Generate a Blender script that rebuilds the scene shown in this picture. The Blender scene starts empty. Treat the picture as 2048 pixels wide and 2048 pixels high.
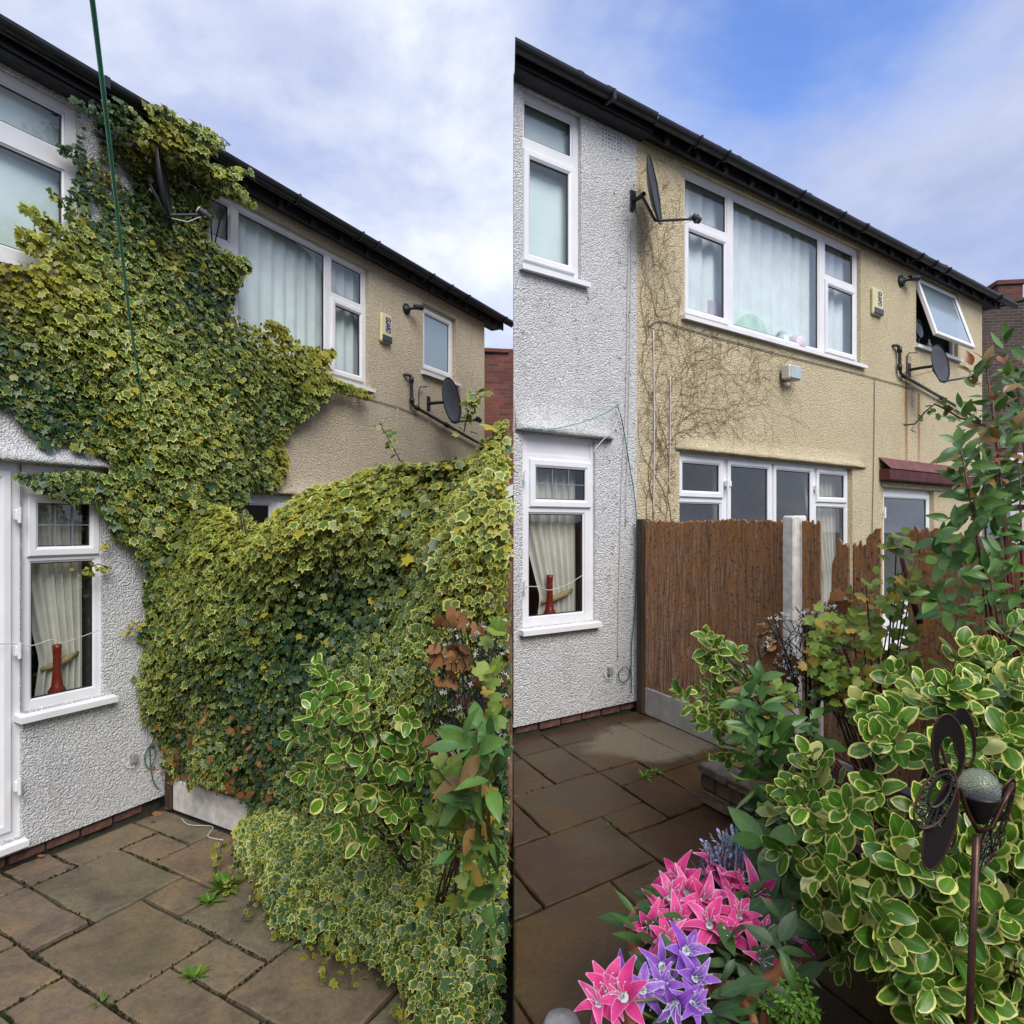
import bpy, math, random
import numpy as np
from mathutils import Matrix, Vector
random.seed(7)
rng = np.random.default_rng(11)
SC = bpy.context.scene
COL = SC.collection
R = math.radians

# ------------------------------------------------------------------ camera
CAMZ = 1.6
cd = bpy.data.cameras.new('camera')
cam = bpy.data.objects.new('camera', cd)
COL.objects.link(cam)
cam.location = (0, 0, CAMZ)
cam.rotation_euler = (R(90), 0, 0)
cd.sensor_width = 36
cd.lens = 36 * 660 / 1024
cd.shift_y = 14 / 1024
cd.clip_start = 0.05
cd.clip_end = 1000
SC.camera = cam

# ------------------------------------------------------------------ sky
SUN_EL, SUN_AZ = R(46), R(158)       # azimuth clockwise from +Y
w = bpy.data.worlds.new('World')
SC.world = w
w.use_nodes = True
nt = w.node_tree
nt.nodes.clear()
N = nt.nodes.new
Lk = nt.links.new
out = N('ShaderNodeOutputWorld')
bg = N('ShaderNodeBackground')
bg.inputs[1].default_value = 0.1
Lk(bg.outputs[0], out.inputs[0])
sky = N('ShaderNodeTexSky')
sky.sky_type = 'NISHITA'
sky.sun_disc = False
sky.sun_elevation = SUN_EL
sky.sun_rotation = SUN_AZ
sky.air_density = 1.0
sky.dust_density = 0.6
tc = N('ShaderNodeTexCoord')
mp = N('ShaderNodeMapping')
mp.inputs['Scale'].default_value = (1, 1, 1.7)
mp.inputs['Location'].default_value = (0.35, 0.1, 0.2)
Lk(tc.outputs['Generated'], mp.inputs[0])
n1 = N('ShaderNodeTexNoise')
n1.inputs['Scale'].default_value = 2.1
n1.inputs['Detail'].default_value = 9
n1.inputs['Roughness'].default_value = 0.56
n1.inputs['Distortion'].default_value = 0.3
Lk(mp.outputs[0], n1.inputs['Vector'])
n2 = N('ShaderNodeTexNoise')
n2.inputs['Scale'].default_value = 5.5
n2.inputs['Detail'].default_value = 9
n2.inputs['Roughness'].default_value = 0.58
Lk(mp.outputs[0], n2.inputs['Vector'])
# one broad break in the cloud, its edge torn by the noise
GAP = Vector((0.50, 1.0, 0.98)).normalized()
dotn = N('ShaderNodeVectorMath')
dotn.operation = 'DOT_PRODUCT'
dotn.inputs[1].default_value = GAP
nrm = N('ShaderNodeVectorMath')
nrm.operation = 'NORMALIZE'
Lk(tc.outputs['Generated'], nrm.inputs[0])
Lk(nrm.outputs[0], dotn.inputs[0])


def mth(op, a, b=None, c=None, tree=None):
    t = tree or nt
    m = t.nodes.new('ShaderNodeMath')
    m.operation = op
    for i, x in enumerate((a, b, c)):
        if x is None:
            continue
        if isinstance(x, (int, float)):
            m.inputs[i].default_value = x
        else:
            t.links.new(x, m.inputs[i])
    return m.outputs[0]


def ramp(fac, stops, tree=None, interp='LINEAR'):
    t = tree or nt
    r = t.nodes.new('ShaderNodeValToRGB')
    r.color_ramp.interpolation = interp
    e = r.color_ramp.elements
    while len(e) < len(stops):
        e.new(0.5)
    for i, (p, c) in enumerate(stops):
        e[i].position = p
        e[i].color = (*c, 1) if len(c) == 3 else c
    if not isinstance(fac, (int, float)):
        t.links.new(fac, r.inputs[0])
    return r.outputs[0]


gapf = mth('ADD', mth('MULTIPLY', mth('SUBTRACT', n1.outputs[0], 0.5), 0.22), dotn.outputs['Value'])
cover = ramp(gapf, [(0.932, (1, 1, 1)), (0.992, (0.06, 0.06, 0.06))], interp='EASE')
thin = ramp(n2.outputs[0], [(0.30, (0.80, 0.80, 0.80)), (0.55, (1, 1, 1))])
covm = mth('MULTIPLY', cover, thin)
cloudc = ramp(n1.outputs[0], [(0.32, (2.0, 2.33, 3.3)), (0.45, (2.6, 2.88, 3.85)), (0.55, (3.5, 3.72, 4.3)), (0.66, (4.6, 4.68, 4.9))])
cl2 = N('ShaderNodeMix')
cl2.data_type = 'RGBA'
cl2.blend_type = 'MULTIPLY'
cl2.inputs[0].default_value = 0.55
Lk(cloudc, cl2.inputs[6])
Lk(ramp(n2.outputs[0], [(0.3, (0.74, 0.78, 0.88)), (0.65, (1.12, 1.1, 1.06))]), cl2.inputs[7])
skyb = N('ShaderNodeMix')
skyb.data_type = 'RGBA'
skyb.blend_type = 'MULTIPLY'
skyb.inputs[0].default_value = 1
skyb.inputs[7].default_value = (0.58, 0.80, 1.22, 1)
Lk(sky.outputs[0], skyb.inputs[6])
mixs = N('ShaderNodeMix')
mixs.data_type = 'RGBA'
Lk(covm, mixs.inputs[0])
Lk(skyb.outputs[2], mixs.inputs[6])
Lk(cl2.outputs[2], mixs.inputs[7])
Lk(mixs.outputs[2], bg.inputs[0])

# ------------------------------------------------------------------ sun, exposure
sd = bpy.data.lights.new('sun', 'SUN')
sd.energy = 1.5
sd.angle = R(38)
sd.color = (1.0, 0.95, 0.88)
sun = bpy.data.objects.new('sun', sd)
COL.objects.link(sun)
sdir = Vector((math.sin(SUN_AZ) * math.cos(SUN_EL), math.cos(SUN_AZ) * math.cos(SUN_EL), math.sin(SUN_EL)))
sun.rotation_euler = sdir.to_track_quat('Z', 'Y').to_euler()
SC.view_settings.view_transform = 'Standard'
SC.view_settings.look = 'None'
SC.view_settings.exposure = 1.25
SC.view_settings.gamma = 1
SC.view_settings.use_curve_mapping = False
SC.cycles.max_bounces = 8
SC.cycles.transparent_max_bounces = 12


# ------------------------------------------------------------------ helpers
def tag(o, label=None, cat=None, group=None, kind=None):
    if label: o['label'] = label
    if cat: o['category'] = cat
    if group: o['group'] = group
    if kind: o['kind'] = kind
    return o


def empty(name, loc, rz=0.0):
    o = bpy.data.objects.new(name, None)
    o.empty_display_size = 0.1
    COL.objects.link(o)
    o.location = loc
    o.rotation_euler = (0, 0, rz)
    return o


def put(name, mesh, parent=None, loc=None, rz=None):
    o = bpy.data.objects.new(name, mesh)
    COL.objects.link(o)
    if parent is not None: o.parent = parent
    if loc is not None: o.location = loc
    if rz is not None: o.rotation_euler = (0, 0, rz)
    return o


class MB:
    def __init__(s):
        s.v = []; s.f = []; s.m = []; s.cur = 0

    def add(s, vs, fs):
        o = len(s.v)
        s.v += [tuple(p) for p in vs]
        for f in fs:
            s.f.append(tuple(i + o for i in f)); s.m.append(s.cur)

    def box(s, x0, x1, y0, y1, z0, z1, c=0.0):
        if c <= 0:
            vs = [(x0, y0, z0), (x1, y0, z0), (x1, y1, z0), (x0, y1, z0), (x0, y0, z1), (x1, y0, z1), (x1, y1, z1), (x0, y1, z1)]
            s.add(vs, [(3, 2, 1, 0), (4, 5, 6, 7), (0, 1, 5, 4), (1, 2, 6, 5), (2, 3, 7, 6), (3, 0, 4, 7)])
            return
        # chamfered on the x/z outline (front and back stay flat), plus a front chamfer
        def ring(i, y):
            return [(x0 + i + c, y, z0 + i), (x1 - i - c, y, z0 + i), (x1 - i, y, z0 + i + c), (x1 - i, y, z1 - i - c),
                    (x1 - i - c, y, z1 - i), (x0 + i + c, y, z1 - i), (x0 + i, y, z1 - i - c), (x0 + i, y, z0 + i + c)]
        rs = ring(c, y0) + ring(0, y0 + c) + ring(0, y1 - c) + ring(c, y1)
        fs = [tuple(range(8)), tuple(range(31, 23, -1))]
        for k in range(3):
            for j in range(8):
                a = k * 8 + j; b = k * 8 + (j + 1) % 8
                fs.append((b, a, a + 8, b + 8))
        s.add(rs, fs)

    def poly(s, pts, z0, z1, c=0.0):
        """prism over a plan polygon (ccw), chamfered top edge"""
        n = len(pts)
        rings = [[(x, y, z0) for x, y in pts], [(x, y, z1 - c) for x, y in pts]]
        if c > 0:
            cx = sum(p[0] for p in pts) / n; cy = sum(p[1] for p in pts) / n
            top = []
            for x, y in pts:
                d = math.hypot(x - cx, y - cy) or 1
                k = max(0, 1 - 1.3 * c / d)
                top.append((cx + (x - cx) * k, cy + (y - cy) * k, z1))
            rings.append(top)
        vs = sum(rings, [])
        fs = []
        for k in range(len(rings) - 1):
            for j in range(n):
                a = k * n + j; b = k * n + (j + 1) % n
                fs.append((a, b, b + n, a + n))
        fs.append(tuple(range(len(vs) - n, len(vs))))
        fs.append(tuple(range(n - 1, -1, -1)))
        s.add(vs, fs)

    def face(s, *pts):
        s.add(pts, [tuple(range(len(pts)))])

    def tube(s, pts, r, n=8, cap=True):
        pts = [Vector(p) for p in pts]
        rr = r if isinstance(r, (list, tuple)) else [r] * len(pts)
        prev = None
        vs = []; fs = []
        for i, p in enumerate(pts):
            t = (pts[min(i + 1, len(pts) - 1)] - pts[max(i - 1, 0)])
            if t.length < 1e-9: t = Vector((0, 0, 1))
            t.normalize()
            if prev is None:
                a = t.cross(Vector((0, 0, 1)))
                if a.length < 0.05: a = t.cross(Vector((0, 1, 0)))
            else:
                a = prev - t * prev.dot(t)
                if a.length < 1e-6: a = t.cross(Vector((0, 1, 0)))
            a.normalize(); prev = a
            b = t.cross(a)
            for k in range(n):
                an = 2 * math.pi * k / n
                vs.append(p + (a * math.cos(an) + b * math.sin(an)) * rr[i])
        for i in range(len(pts) - 1):
            for k in range(n):
                q = i * n + k; q2 = i * n + (k + 1) % n
                fs.append((q, q2, q2 + n, q + n))
        if cap:
            fs.append(tuple(range(n - 1, -1, -1)))
            fs.append(tuple(range(len(vs) - n, len(vs))))
        s.add(vs, fs)

    def lathe(s, prof, n=20, c=(0, 0, 0), M=None):
        vs = []; fs = []
        for r_, z in prof:
            for k in range(n):
                a = 2 * math.pi * k / n
                p = Vector((r_ * math.cos(a), r_ * math.sin(a), z))
                if M is not None: p = M @ p
                vs.append(p + Vector(c))
        for i in range(len(prof) - 1):
            for k in range(n):
                q = i * n + k; q2 = i * n + (k + 1) % n
                fs.append((q, q2, q2 + n, q + n))
        s.add(vs, fs)

    def frame(s, x0, x1, z0, z1, wd, y0, y1, c=0.012):
        """a rectangular frame swept round with mitred corners; y0 is the outer face"""
        prof = [(0, y1), (0, y0 + c * .6), (c * .6, y0), (wd - c * 1.6, y0), (wd, y0 + c), (wd, y1)]
        n = len(prof); vs = []
        for (cx, cz, sx, sz) in ((x0, z0, 1, 1), (x1, z0, -1, 1), (x1, z1, -1, -1), (x0, z1, 1, -1)):
            for i, y in prof:
                vs.append((cx + sx * i, y, cz + sz * i))
        fs = []
        for k in range(4):
            for j in range(n - 1):
                a = k * n + j; b = ((k + 1) % 4) * n + j
                fs.append((a, b, b + 1, a + 1))
        s.add(vs, fs)

    def mesh(s, name, *mats, smooth=False):
        me = bpy.data.meshes.new(name)
        me.from_pydata(s.v, [], s.f)
        for m in mats: me.materials.append(m)
        if len(mats) > 1:
            me.polygons.foreach_set('material_index', s.m)
        if smooth:
            me.polygons.foreach_set('use_smooth', [True] * len(s.f))
        me.update()
        return me

    def build(s, name, mat, parent=None, smooth=False, loc=None, rz=None):
        mats = mat if isinstance(mat, (list, tuple)) else [mat]
        return put(name, s.mesh(name, *mats, smooth=smooth), parent, loc, rz)


def one(name, mat, parent, fn, smooth=False):
    m = MB(); fn(m)
    return m.build(name, mat, parent, smooth)


# ------------------------------------------------------------------ materials
def newmat(name):
    m = bpy.data.materials.new(name)
    m.use_nodes = True
    t = m.node_tree
    return m, t, t.nodes['Principled BSDF']


def noise(t, scale, detail=4, rough=0.55, vec=None, dist=0.0):
    n = t.nodes.new('ShaderNodeTexNoise')
    n.inputs['Scale'].default_value = scale
    n.inputs['Detail'].default_value = detail
    n.inputs['Roughness'].default_value = rough
    n.inputs['Distortion'].default_value = dist
    if vec is not None: t.links.new(vec, n.inputs['Vector'])
    return n.outputs[0]


def objc(t, scale=(1, 1, 1)):
    c = t.nodes.new('ShaderNodeTexCoord')
    m = t.nodes.new('ShaderNodeMapping')
    m.inputs['Scale'].default_value = scale
    t.links.new(c.outputs['Object'], m.inputs[0])
    return m.outputs[0]


def mixc(t, fac, a, b, mode='MIX'):
    m = t.nodes.new('ShaderNodeMix')
    m.data_type = 'RGBA'; m.blend_type = mode
    for i, x in ((0, fac), (6, a), (7, b)):
        if isinstance(x, (int, float)): m.inputs[i].default_value = x
        elif isinstance(x, tuple): m.inputs[i].default_value = (*x, 1)
        else: t.links.new(x, m.inputs[i])
    return m.outputs[2]


def bump(t, b, h, strength=0.4, dist=0.01, prev=None):
    n = t.nodes.new('ShaderNodeBump')
    n.inputs['Strength'].default_value = strength
    n.inputs['Distance'].default_value = dist
    t.links.new(h, n.inputs['Height'])
    if prev is not None: t.links.new(prev, n.inputs['Normal'])
    if b is not None: t.links.new(n.outputs[0], b.inputs['Normal'])
    return n.outputs[0]


def plain(name, col, rough=0.5, var=0.12, nscale=8, bscale=None, bstr=0.3, bdist=0.004, metal=0, spec=0.5, scale=(1, 1, 1)):
    m, t, b = newmat(name)
    v = objc(t, scale)
    n = noise(t, nscale, 5, 0.6, v)
    lo = tuple(max(0, c * (1 - 1.6 * var)) for c in col); hi = tuple(min(1, c * (1 + var)) for c in col)
    t.links.new(ramp(n, [(0.3, lo), (0.7, hi)], t), b.inputs['Base Color'])
    t.links.new(ramp(n, [(0.3, (min(1, rough + .08),) * 3), (0.7, (max(.05, rough - .06),) * 3)], t), b.inputs['Roughness'])
    b.inputs['Metallic'].default_value = metal
    b.inputs['Specular IOR Level'].default_value = spec
    if bscale:
        bump(t, b, noise(t, bscale, 4, 0.6, v), bstr, bdist)
    return m


def roughcast(name, col, col2, stain=None, grime=(0.16, 0.13, 0.09), grime_amt=0.5, fleck=0.5):
    """pebbledash render: small stones, uneven tone, a little grime"""
    m, t, b = newmat(name)
    v = objc(t)
    vo = t.nodes.new('ShaderNodeTexVoronoi')
    vo.inputs['Scale'].default_value = 88
    t.links.new(v, vo.inputs['Vector'])
    nb = noise(t, 62, 5, 0.65, v)
    nl = noise(t, 1.6, 5, 0.6, v)
    h = mth('ADD', mth('MULTIPLY', vo.outputs['Distance'], -0.9, tree=t), mth('MULTIPLY', nb, 1.1, tree=t), tree=t)
    c = ramp(nl, [(0.3, col2), (0.65, col)], t)
    c = mixc(t, ramp(nb, [(0.38, (fleck,) * 3), (0.54, (0, 0, 0))], t), c, tuple(x * 0.38 for x in col2))
    vs_ = t.nodes.new('ShaderNodeTexVoronoi'); vs_.inputs['Scale'].default_value = 95
    t.links.new(v, vs_.inputs['Vector'])
    c = mixc(t, 0.55, c, ramp(vs_.outputs['Color'], [(0.15, (0.62, 0.60, 0.58)), (0.5, (1, 1, 1)), (0.9, (1.18, 1.18, 1.18))], t), 'MULTIPLY')
    gr = noise(t, 3.4, 7, 0.72, objc(t, (1, 1, .45)))
    c = mixc(t, mth('MULTIPLY', ramp(gr, [(0.56, (0, 0, 0)), (0.78, (1, 1, 1))], t), grime_amt, tree=t), c, grime)
    if stain:
        sep = t.nodes.new('ShaderNodeSeparateXYZ')
        t.links.new(v, sep.inputs[0])
        wob = mth('MULTIPLY', mth('SUBTRACT', noise(t, 3, 3, 0.6, v), 0.5, tree=t), 0.06, tree=t)
        st = noise(t, 9, 5, 0.7, objc(t, (6, 1, .6)))
        for (x0, z1, z0, wd, amt) in stain:
            dx = mth('ABSOLUTE', mth('SUBTRACT', mth('ADD', sep.outputs[0], wob, tree=t), x0, tree=t), tree=t)
            fx = mth('SUBTRACT', 1.0, mth('DIVIDE', dx, wd, tree=t), tree=t)
            fx = mth('MAXIMUM', fx, 0.0, tree=t)
            mr = t.nodes.new('ShaderNodeMapRange')
            mr.inputs[1].default_value = z0; mr.inputs[2].default_value = z1
            mr.clamp = True
            t.links.new(sep.outputs[2], mr.inputs[0])
            below = mth('LESS_THAN', sep.outputs[2], z1, tree=t)
            f = mth('MULTIPLY', mth('MULTIPLY', fx, mr.outputs[0], tree=t), mth('MULTIPLY', below, mth('MULTIPLY', st, 2.2 * amt, tree=t), tree=t), tree=t)
            c = mixc(t, mth('MINIMUM', f, 0.85, tree=t), c, (0.36, 0.15, 0.035))
    t.links.new(c, b.inputs['Base Color'])
    b.inputs['Roughness'].default_value = 0.9
    b.inputs['Specular IOR Level'].default_value = 0.2
    p = bump(t, None, h, 1.0, 0.014)
    bump(t, b, noise(t, 9, 3, 0.5, v), 0.22, 0.015, p)
    return m


def slabmat(name, cols, wet=0.0, dry=None):
    m, t, b = newmat(name)
    oi = t.nodes.new('ShaderNodeObjectInfo')
    tcn = t.nodes.new('ShaderNodeTexCoord')
    geo = t.nodes.new('ShaderNodeNewGeometry')
    base = ramp(oi.outputs['Random'], [(i / (len(cols) - 1), c) for i, c in enumerate(cols)], t)
    n = noise(t, 3.2, 7, 0.65, geo.outputs['Position'], 0.6)
    n2 = noise(t, 42, 8, 0.75, geo.outputs['Position'])
    c = mixc(t, 0.8, base, ramp(n, [(0.28, (0.45, 0.42, 0.46)), (0.5, (1, 0.98, 0.96)), (0.72, (1.5, 1.32, 0.95))], t), 'MULTIPLY')
    c = mixc(t, 0.6, c, ramp(n2, [(0.30, (0.38, 0.38, 0.38)), (0.5, (1.05, 1.05, 1.05)), (0.70, (1.5, 1.48, 1.4))], t), 'MULTIPLY')
    # greenish bloom in patches and pale specks
    gn = noise(t, 1.7, 5, 0.6, geo.outputs['Position'])
    c = mixc(t, mth('MULTIPLY', ramp(gn, [(0.5, (0, 0, 0)), (0.72, (1, 1, 1))], t), 0.45, tree=t), c, (0.085, 0.082, 0.03))
    vo = t.nodes.new('ShaderNodeTexVoronoi')
    vo.inputs['Scale'].default_value = 40
    t.links.new(geo.outputs['Position'], vo.inputs['Vector'])
    c = mixc(t, mth('MULTIPLY', ramp(vo.outputs['Distance'], [(0.06, (1, 1, 1)), (0.10, (0, 0, 0))], t), 0.35, tree=t), c, (0.35, 0.33, 0.3))
    rgh = ramp(n, [(0.3, (0.62 - wet * .30,) * 3), (0.7, (0.8 - wet * .30,) * 3)], t)
    if dry:
        dx, dy, ra, rb, ang = dry
        mp_ = t.nodes.new('ShaderNodeMapping')
        mp_.vector_type = 'TEXTURE'
        mp_.inputs['Location'].default_value = (dx, dy, 0)
        mp_.inputs['Rotation'].default_value = (0, 0, ang)
        mp_.inputs['Scale'].default_value = (ra, rb, 1)
        t.links.new(geo.outputs['Position'], mp_.inputs[0])
        ln = t.nodes.new('ShaderNodeVectorMath')
        ln.operation = 'LENGTH'
        sp = t.nodes.new('ShaderNodeVectorMath')
        sp.operation = 'MULTIPLY'
        sp.inputs[1].default_value = (1, 1, 0)
        t.links.new(mp_.outputs[0], sp.inputs[0])
        t.links.new(sp.outputs[0], ln.inputs[0])
        rr = mth('ADD', ln.outputs['Value'], mth('ADD', mth('MULTIPLY', mth('SUBTRACT', n, .5, tree=t), .9, tree=t), mth('MULTIPLY', mth('SUBTRACT', n2, .5, tree=t), .25, tree=t), tree=t), tree=t)
        d = ramp(rr, [(0.76, (1, 1, 1)), (0.96, (0, 0, 0))], t)
        c = mixc(t, mth('MULTIPLY', d, 0.8, tree=t), c, mixc(t, 0.7, (0.185, 0.16, 0.115), ramp(n2, [(0.25, (0.4, 0.4, 0.4)), (0.75, (1.3, 1.3, 1.3))], t), 'MULTIPLY'))
        rgh = mixc(t, d, rgh, (0.85, 0.85, 0.85))
    t.links.new(c, b.inputs['Base Color'])
    t.links.new(rgh, b.inputs['Roughness'])
    b.inputs['Specular IOR Level'].default_value = 0.4
    p = bump(t, None, n, 0.5, 0.02)
    bump(t, b, n2, 0.35, 0.006, p)
    return m


def leafmat(name, ga, gb, rim, thr=0.62, soft=0.06, yel=(0.42, 0.40, 0.04), rough=0.42, vein=None, spec=0.45, nz=0.22, scale=60, trans=0.18):
    m, t, b = newmat(name)
    def at(n):
        a = t.nodes.new('ShaderNodeAttribute'); a.attribute_name = n
        return a.outputs['Fac']
    geo = t.nodes.new('ShaderNodeNewGeometry')
    n = noise(t, scale, 4, 0.6, geo.outputs['Position'])
    c = mixc(t, at('rnd'), ga, gb)
    c = mixc(t, 0.5, c, ramp(n, [(0.3, (0.68, 0.72, 0.7)), (0.7, (1.25, 1.2, 1.15))], t), 'MULTIPLY')
    if vein:
        vf = ramp(at('mid'), [(0.0, (1, 1, 1)), (0.16, (0, 0, 0))], t)
        c = mixc(t, mth('MULTIPLY', vf, 0.5, tree=t), c, vein)
    if rim:
        x = mth('ADD', at('rim'), mth('MULTIPLY', mth('SUBTRACT', n, 0.5, tree=t), nz * 2, tree=t), tree=t)
        x = mth('ADD', x, mth('MULTIPLY', mth('SUBTRACT', at('rnd'), 0.5, tree=t), 0.30, tree=t), tree=t)
        c = mixc(t, ramp(x, [(thr, (0, 0, 0)), (thr + soft, (1, 1, 1))], t), c, rim)
    c = mixc(t, at('yel'), c, yel)
    t.links.new(c, b.inputs['Base Color'])
    b.inputs['Roughness'].default_value = rough
    b.inputs['Specular IOR Level'].default_value = spec
    tr = t.nodes.new('ShaderNodeBsdfTranslucent')
    t.links.new(c, tr.inputs[0])
    mx = t.nodes.new('ShaderNodeMixShader')
    mx.inputs[0].default_value = trans
    t.links.new(b.outputs[0], mx.inputs[1])
    t.links.new(tr.outputs[0], mx.inputs[2])
    t.links.new(mx.outputs[0], t.nodes['Material Output'].inputs[0])
    return m


def glassmat(name, tint=(0.93, 0.96, 0.97), refl=0.14, rough=0.0, body=None):
    m, t, b = newmat(name)
    t.nodes.remove(b)
    tr = t.nodes.new('ShaderNodeBsdfTransparent')
    tr.inputs[0].default_value = (*tint, 1)
    gl = t.nodes.new('ShaderNodeBsdfGlossy')
    gl.inputs['Roughness'].default_value = rough
    geo = t.nodes.new('ShaderNodeNewGeometry')
    bm = t.nodes.new('ShaderNodeBump')
    bm.inputs['Strength'].default_value = 0.05
    bm.inputs['Distance'].default_value = 0.02
    t.links.new(noise(t, 1.6, 2, 0.5, geo.outputs['Position']), bm.inputs['Height'])
    t.links.new(bm.outputs[0], gl.inputs['Normal'])
    dt = t.nodes.new('ShaderNodeVectorMath'); dt.operation = 'DOT_PRODUCT'
    t.links.new(geo.outputs['Incoming'], dt.inputs[0]); t.links.new(geo.outputs['Normal'], dt.inputs[1])
    cs = mth('SUBTRACT', 1.0, mth('ABSOLUTE', dt.outputs['Value'], tree=t), tree=t)
    fac = mth('MINIMUM', mth('ADD', mth('MULTIPLY', mth('POWER', cs, 4.0, tree=t), 1.5, tree=t), refl * 0.6, tree=t), 1.0, tree=t)
    mx = t.nodes.new('ShaderNodeMixShader')
    t.links.new(fac, mx.inputs[0])
    last = tr.outputs[0]
    if body:
        df = t.nodes.new('ShaderNodeBsdfDiffuse')
        df.inputs[0].default_value = (*body[0], 1)
        m2 = t.nodes.new('ShaderNodeMixShader')
        m2.inputs[0].default_value = body[1]
        t.links.new(last, m2.inputs[1]); t.links.new(df.outputs[0], m2.inputs[2])
        last = m2.outputs[0]
    t.links.new(last, mx.inputs[1])
    t.links.new(gl.outputs[0], mx.inputs[2])
    t.links.new(mx.outputs[0], t.nodes['Material Output'].inputs[0])
    return m


def brickmat(name, c1, c2, mortar, scale=1.0, axes='xz'):
    m, t, b = newmat(name)
    v = objc(t)
    sep = t.nodes.new('ShaderNodeSeparateXYZ'); t.links.new(v, sep.inputs[0])
    cmb = t.nodes.new('ShaderNodeCombineXYZ')
    t.links.new(mth('ADD', sep.outputs[0], sep.outputs[1], tree=t), cmb.inputs[0]); t.links.new(sep.outputs[2], cmb.inputs[1])
    br = t.nodes.new('ShaderNodeTexBrick')
    br.inputs['Scale'].default_value = scale
    br.inputs['Brick Width'].default_value = 0.225
    br.inputs['Row Height'].default_value = 0.075
    br.inputs['Mortar Size'].default_value = 0.007
    br.inputs['Color1'].default_value = (*c1, 1); br.inputs['Color2'].default_value = (*c2, 1); br.inputs['Mortar'].default_value = (*mortar, 1)
    t.links.new(cmb.outputs[0], br.inputs['Vector'])
    c = mixc(t, 0.7, br.outputs[0], ramp(noise(t, 2.5, 6, 0.65, v), [(0.3, (0.5, 0.5, 0.5)), (0.7, (1.25, 1.2, 1.2))], t), 'MULTIPLY')
    t.links.new(c, b.inputs['Base Color'])
    b.inputs['Roughness'].default_value = 0.9
    bump(t, b, mth('SUBTRACT', 1.0, br.outputs['Fac'], tree=t), 0.5, 0.01)
    return m


M = {}
M['white_r'] = roughcast('white_roughcast', (0.80, 0.81, 0.82), (0.70, 0.71, 0.73), grime=(0.22, 0.20, 0.17), grime_amt=0.35, fleck=0.45)
M['beige_l'] = roughcast('beige_roughcast', (0.75, 0.655, 0.49), (0.67, 0.57, 0.415), grime=(0.36, 0.28, 0.19), grime_amt=0.3, fleck=0.42)
M['beige_r'] = roughcast('beige_roughcast_stained', (0.76, 0.66, 0.445), (0.68, 0.575, 0.375), stain=[(5.02, 3.62, 1.9, 0.055, 1.7), (5.38, 3.38, 2.2, 0.05, 1.6), (5.03, 3.84, 3.3, 0.035, 2.0)], grime=(0.34, 0.26, 0.14), grime_amt=0.4, fleck=0.42)
M['upvc'] = plain('white_upvc', (0.78, 0.79, 0.82), 0.32, 0.05, 3)
M['upvc_old'] = plain('white_upvc_weathered', (0.66, 0.66, 0.66), 0.45, 0.12, 5)
M['gasket'] = plain('black_gasket', (0.02, 0.02, 0.022), 0.5)
M['black_pvc'] = plain('black_pvc', (0.016, 0.017, 0.022), 0.38, 0.25, 7)
M['soffit'] = plain('black_timber', (0.018, 0.018, 0.023), 0.6, 0.3, 9, 40)
M['tile'] = plain('roof_tile', (0.045, 0.036, 0.034), 0.8, 0.35, 14, 60, 0.5)
M['glass'] = glassmat('window_glass')
M['glass_frost'] = glassmat('frosted_glass', tint=(0.8, 0.9, 0.95), rough=0.12, body=((0.42, 0.56, 0.66), 0.75))
M['blind'] = plain('pale_blind', (0.76, 0.88, 0.86), 0.8, 0.06, 2)
M['net'] = plain('net_curtain', (0.80, 0.88, 0.88), 0.85, 0.08, 4)
M['cream_cloth'] = plain('cream_cloth', (0.62, 0.60, 0.52), 0.85, 0.1, 5)
M['gold_cloth'] = plain('gold_cloth', (0.34, 0.26, 0.12), 0.8, 0.15, 12)
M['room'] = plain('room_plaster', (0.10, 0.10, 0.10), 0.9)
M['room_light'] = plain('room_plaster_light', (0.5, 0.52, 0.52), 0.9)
M['red_glass'] = plain('red_glaze', (0.20, 0.02, 0.012), 0.2, 0.1)
M['lead'] = plain('lead_came', (0.20, 0.22, 0.26), 0.5)
M['dish'] = plain('dish_grey', (0.05, 0.054, 0.065), 0.45, 0.12, 9)
M['dish_black'] = plain('dish_black', (0.014, 0.014, 0.017), 0.5)
M['galv'] = plain('weathered_steel', (0.20, 0.18, 0.16), 0.5, 0.4, 25, metal=0.5)
M['alarm'] = plain('alarm_cream', (0.66, 0.61, 0.34), 0.4, 0.07, 6)
M['alarm_dark'] = plain('alarm_lens', (0.05, 0.06, 0.075), 0.3)
M['blue_print'] = plain('blue_print', (0.03, 0.03, 0.16), 0.5)
M['lampglass'] = plain('lamp_glass', (0.42, 0.50, 0.52), 0.12, 0.08, 6)
M['cream_plastic'] = plain('cream_plastic', (0.62, 0.60, 0.55), 0.45)
M['pipe'] = plain('grey_pipe', (0.055, 0.053, 0.055), 0.45, 0.2, 12)
M['cable_w'] = plain('pale_cable', (0.55, 0.54, 0.50), 0.5)
M['cable_g'] = plain('grey_cable', (0.17, 0.16, 0.13), 0.6)
M['green_line'] = plain('green_plastic_line', (0.004, 0.33, 0.22), 0.35)
M['green_dk'] = plain('green_string', (0.01, 0.10, 0.075), 0.5)
M['brick_plinth'] = plain('plinth_brick', (0.125, 0.06, 0.045), 0.85, 0.4, 16, 50, 0.6, 0.006)
M['mortar'] = plain('mortar', (0.030, 0.030, 0.020), 0.95, 0.4, 12, 50, 0.6)
M['soil'] = plain('soil', (0.022, 0.016, 0.011), 0.95, 0.5, 20, 40, 0.8, 0.02)
M['ground'] = plain('ground', (0.08, 0.075, 0.06), 0.95, 0.3, 1.5, 20, 0.5)
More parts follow.
